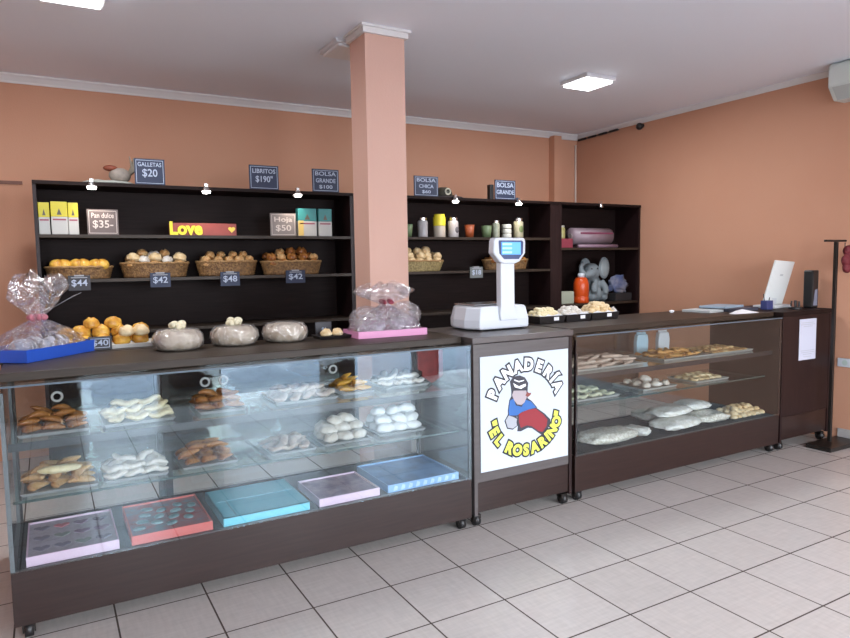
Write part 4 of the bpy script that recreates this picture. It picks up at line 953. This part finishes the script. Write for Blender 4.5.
# ---------------------------------------------------------------- right counter top and till
def sheet(name, label, cat, x, y, z, wx, wy, t, m, rz=0): return solo(name, MB().box(-wx/2, wx/2, -wy/2, wy/2, 0, t), m, label, cat, (x, y, z), rz, bev=.001)
sheet('paper_stack', 'pale stack of papers left of the blue folder on the right counter', 'papers', 4.57, 3.52, CT, .20, .24, .018, mat('paper_grey', (.50, .52, .52), .7), .1)
sheet('folder', 'dark folder lying under the light blue folder on the right counter', 'folder', 4.86, 3.50, CT, .34, .30, .026, mat('folder_dark', (.05, .05, .07), .5), -.05)
sheet('folder', 'light blue folder on top of the dark folder on the right counter', 'folder', 4.80, 3.52, CT+.0265, .30, .22, .016, mat('folder_blue', (.30, .38, .46), .5), .15)
q = MB(); q.ball((0, 0, .012), (.022, .018, .012), 8, 6, fn=lambda p: p*(1+.4*noise.noise(p*4))); solo('paper_scrap', q, PAPER, 'tiny crumpled white scrap on the right counter edge', 'scrap', (4.30, 3.60, CT), smooth=True)
q = MB(); q.add([(-.13, -.02, .002), (.13, -.03, .002), (.14, .03, .004), (.02, .04, .030), (-.04, .05, .020), (-.15, .03, .003)], [(0, 1, 3), (1, 2, 3), (0, 3, 4), (0, 4, 5)])
o = solo('receipt', q, PAPER, 'curled white receipt at the front edge of the right case top', 'paper', (4.66, 3.21, CT)); sl = o.modifiers.new('thickness', 'SOLIDIFY'); sl.thickness = .0012
t = root('till_terminal', 'white slanted tablet terminal on the till cabinet', 'terminal', (5.42, 3.46, CT), 0)
part('base', MB().box(-.15, .16, -.10, .10, 0, .022), mat('terminal_base', (.62, .64, .66), .4), t, bev=.006)
sc2 = MB(); sc2.box(-.135, .135, -.008, .008, 0, .375)
R_ = Matrix.Translation((0, .02, .032)) @ Matrix.Rotation(.06, 4, 'Y') @ Matrix.Rotation(.24, 4, 'X')
sc2.v = [tuple(R_ @ Vector(v)) for v in sc2.v]; part('screen_back', sc2, mat('terminal_white', (.74, .76, .74), .35), t, bev=.005)
q = MB().box(-.02, .02, -.0095, -.008, .245, .262); q.v = [tuple(R_ @ Vector(v)) for v in q.v]; part('emblem', q, mat('emblem_grey', (.5, .52, .52), .4), t)
part('stand_leg', MB().box(-.03, .03, .0, .06, .02, .12), mat('terminal_base', (.6, .6, .6)), t)
r = root('desk_organizer', 'dark blue desk organizer in front of the white terminal', 'organizer', (5.13, 3.34, CT))
part('cup', MB().box(-.04, .04, -.03, .03, 0, .075), mat('organizer_blue', (.04, .05, .16), .5), r, bev=.004)
m = MB(); m.tube([(-.02, 0, .02), (-.03, .01, .13)], .004, 6); m.tube([(.015, 0, .02), (.02, -.01, .10)], .004, 6); part('pens', m, BLACK, r)
r = root('stamp_holder', 'small dark stamp carousel at the foot of the white terminal', 'stamp', (5.36, 3.24, CT))
part('base', MB().lathe([(0, 0), (.05, 0), (.05, .012), (.012, .02), (.010, .07), (0, .072)], 20), BLACK, r)
for k in range(4): part('stamp', MB().tube([(.032*math.cos(k*1.57), .032*math.sin(k*1.57), .02), (.032*math.cos(k*1.57), .032*math.sin(k*1.57), .065)], [.010, .006], 10), BLACK if k % 2 else mat('stamp_brown', (.2, .08, .05), .5), r)
r = root('card_reader', 'upright black speaker beside the white terminal on the till cabinet', 'speaker', (5.575, 3.24, CT))
part('body', MB().box(-.045, .045, -.04, .04, 0, .315), BLACK, r, bev=.010)
part('front_label', MB().prism([(-.030, .02), (.026, .02), (.026, .16), (-.010, .15)], -.0415, -.0398), mat('label_bluegrey', (.22, .24, .32), .3), r)
r.name = 'upright_speaker'

# ---------------------------------------------------------------- pole stand
r = root('pole_stand', 'dark metal T-shaped pole stand at the right edge beside the till cabinet', 'stand', (5.43, 2.95, 0))
ba = MB(); ba.prism([(-.25, .10), (-.16, .14), (-.02, .13), (-.12, -.18), (-.16, -.20), (-.19, -.16)], 0, .030, 'Z') if False else ba.box(-.19, .24, -.10, .10, 0, .034)
part('base', ba, BLKM, r, bev=.006)
part('pole', MB().box(-.013+.03, .013+.03, .02, .046, .03, 1.645), BLKM, r, bev=.003)
part('crossbar', MB().box(-.125, .16, .022, .044, 1.645, 1.662), BLKM, r, bev=.003)
part('hook', MB().tube([(.15, .03, 1.64), (.15, .03, 1.60), (.14, .02, 1.588), (.13, .02, 1.60)], .004, 6), BLKM, r)
m = MB()
for k in range(9):
    a = k*2.39; q = .028*math.sqrt(k)
    m.ball((q*math.cos(a), -.01*(k % 3), q*math.sin(a)), (.045, .030, .045), 12, 8, fn=lambda p: p*(1+.18*noise.noise(p*3+Vector((k, 0, 0)))))
m.tube([(0, 0, .06), (.02, .02, .085), (.03, .038, .10)], .004, 6)
solo('cloth_flower', m, mat('flower_maroon', (.14, .012, .018), .7, bump=.5), 'maroon cloth rosette hanging from the pole stand arm', 'rosette', (5.545, 2.93, 1.505), smooth=True)
bpy.context.view_layer.update()
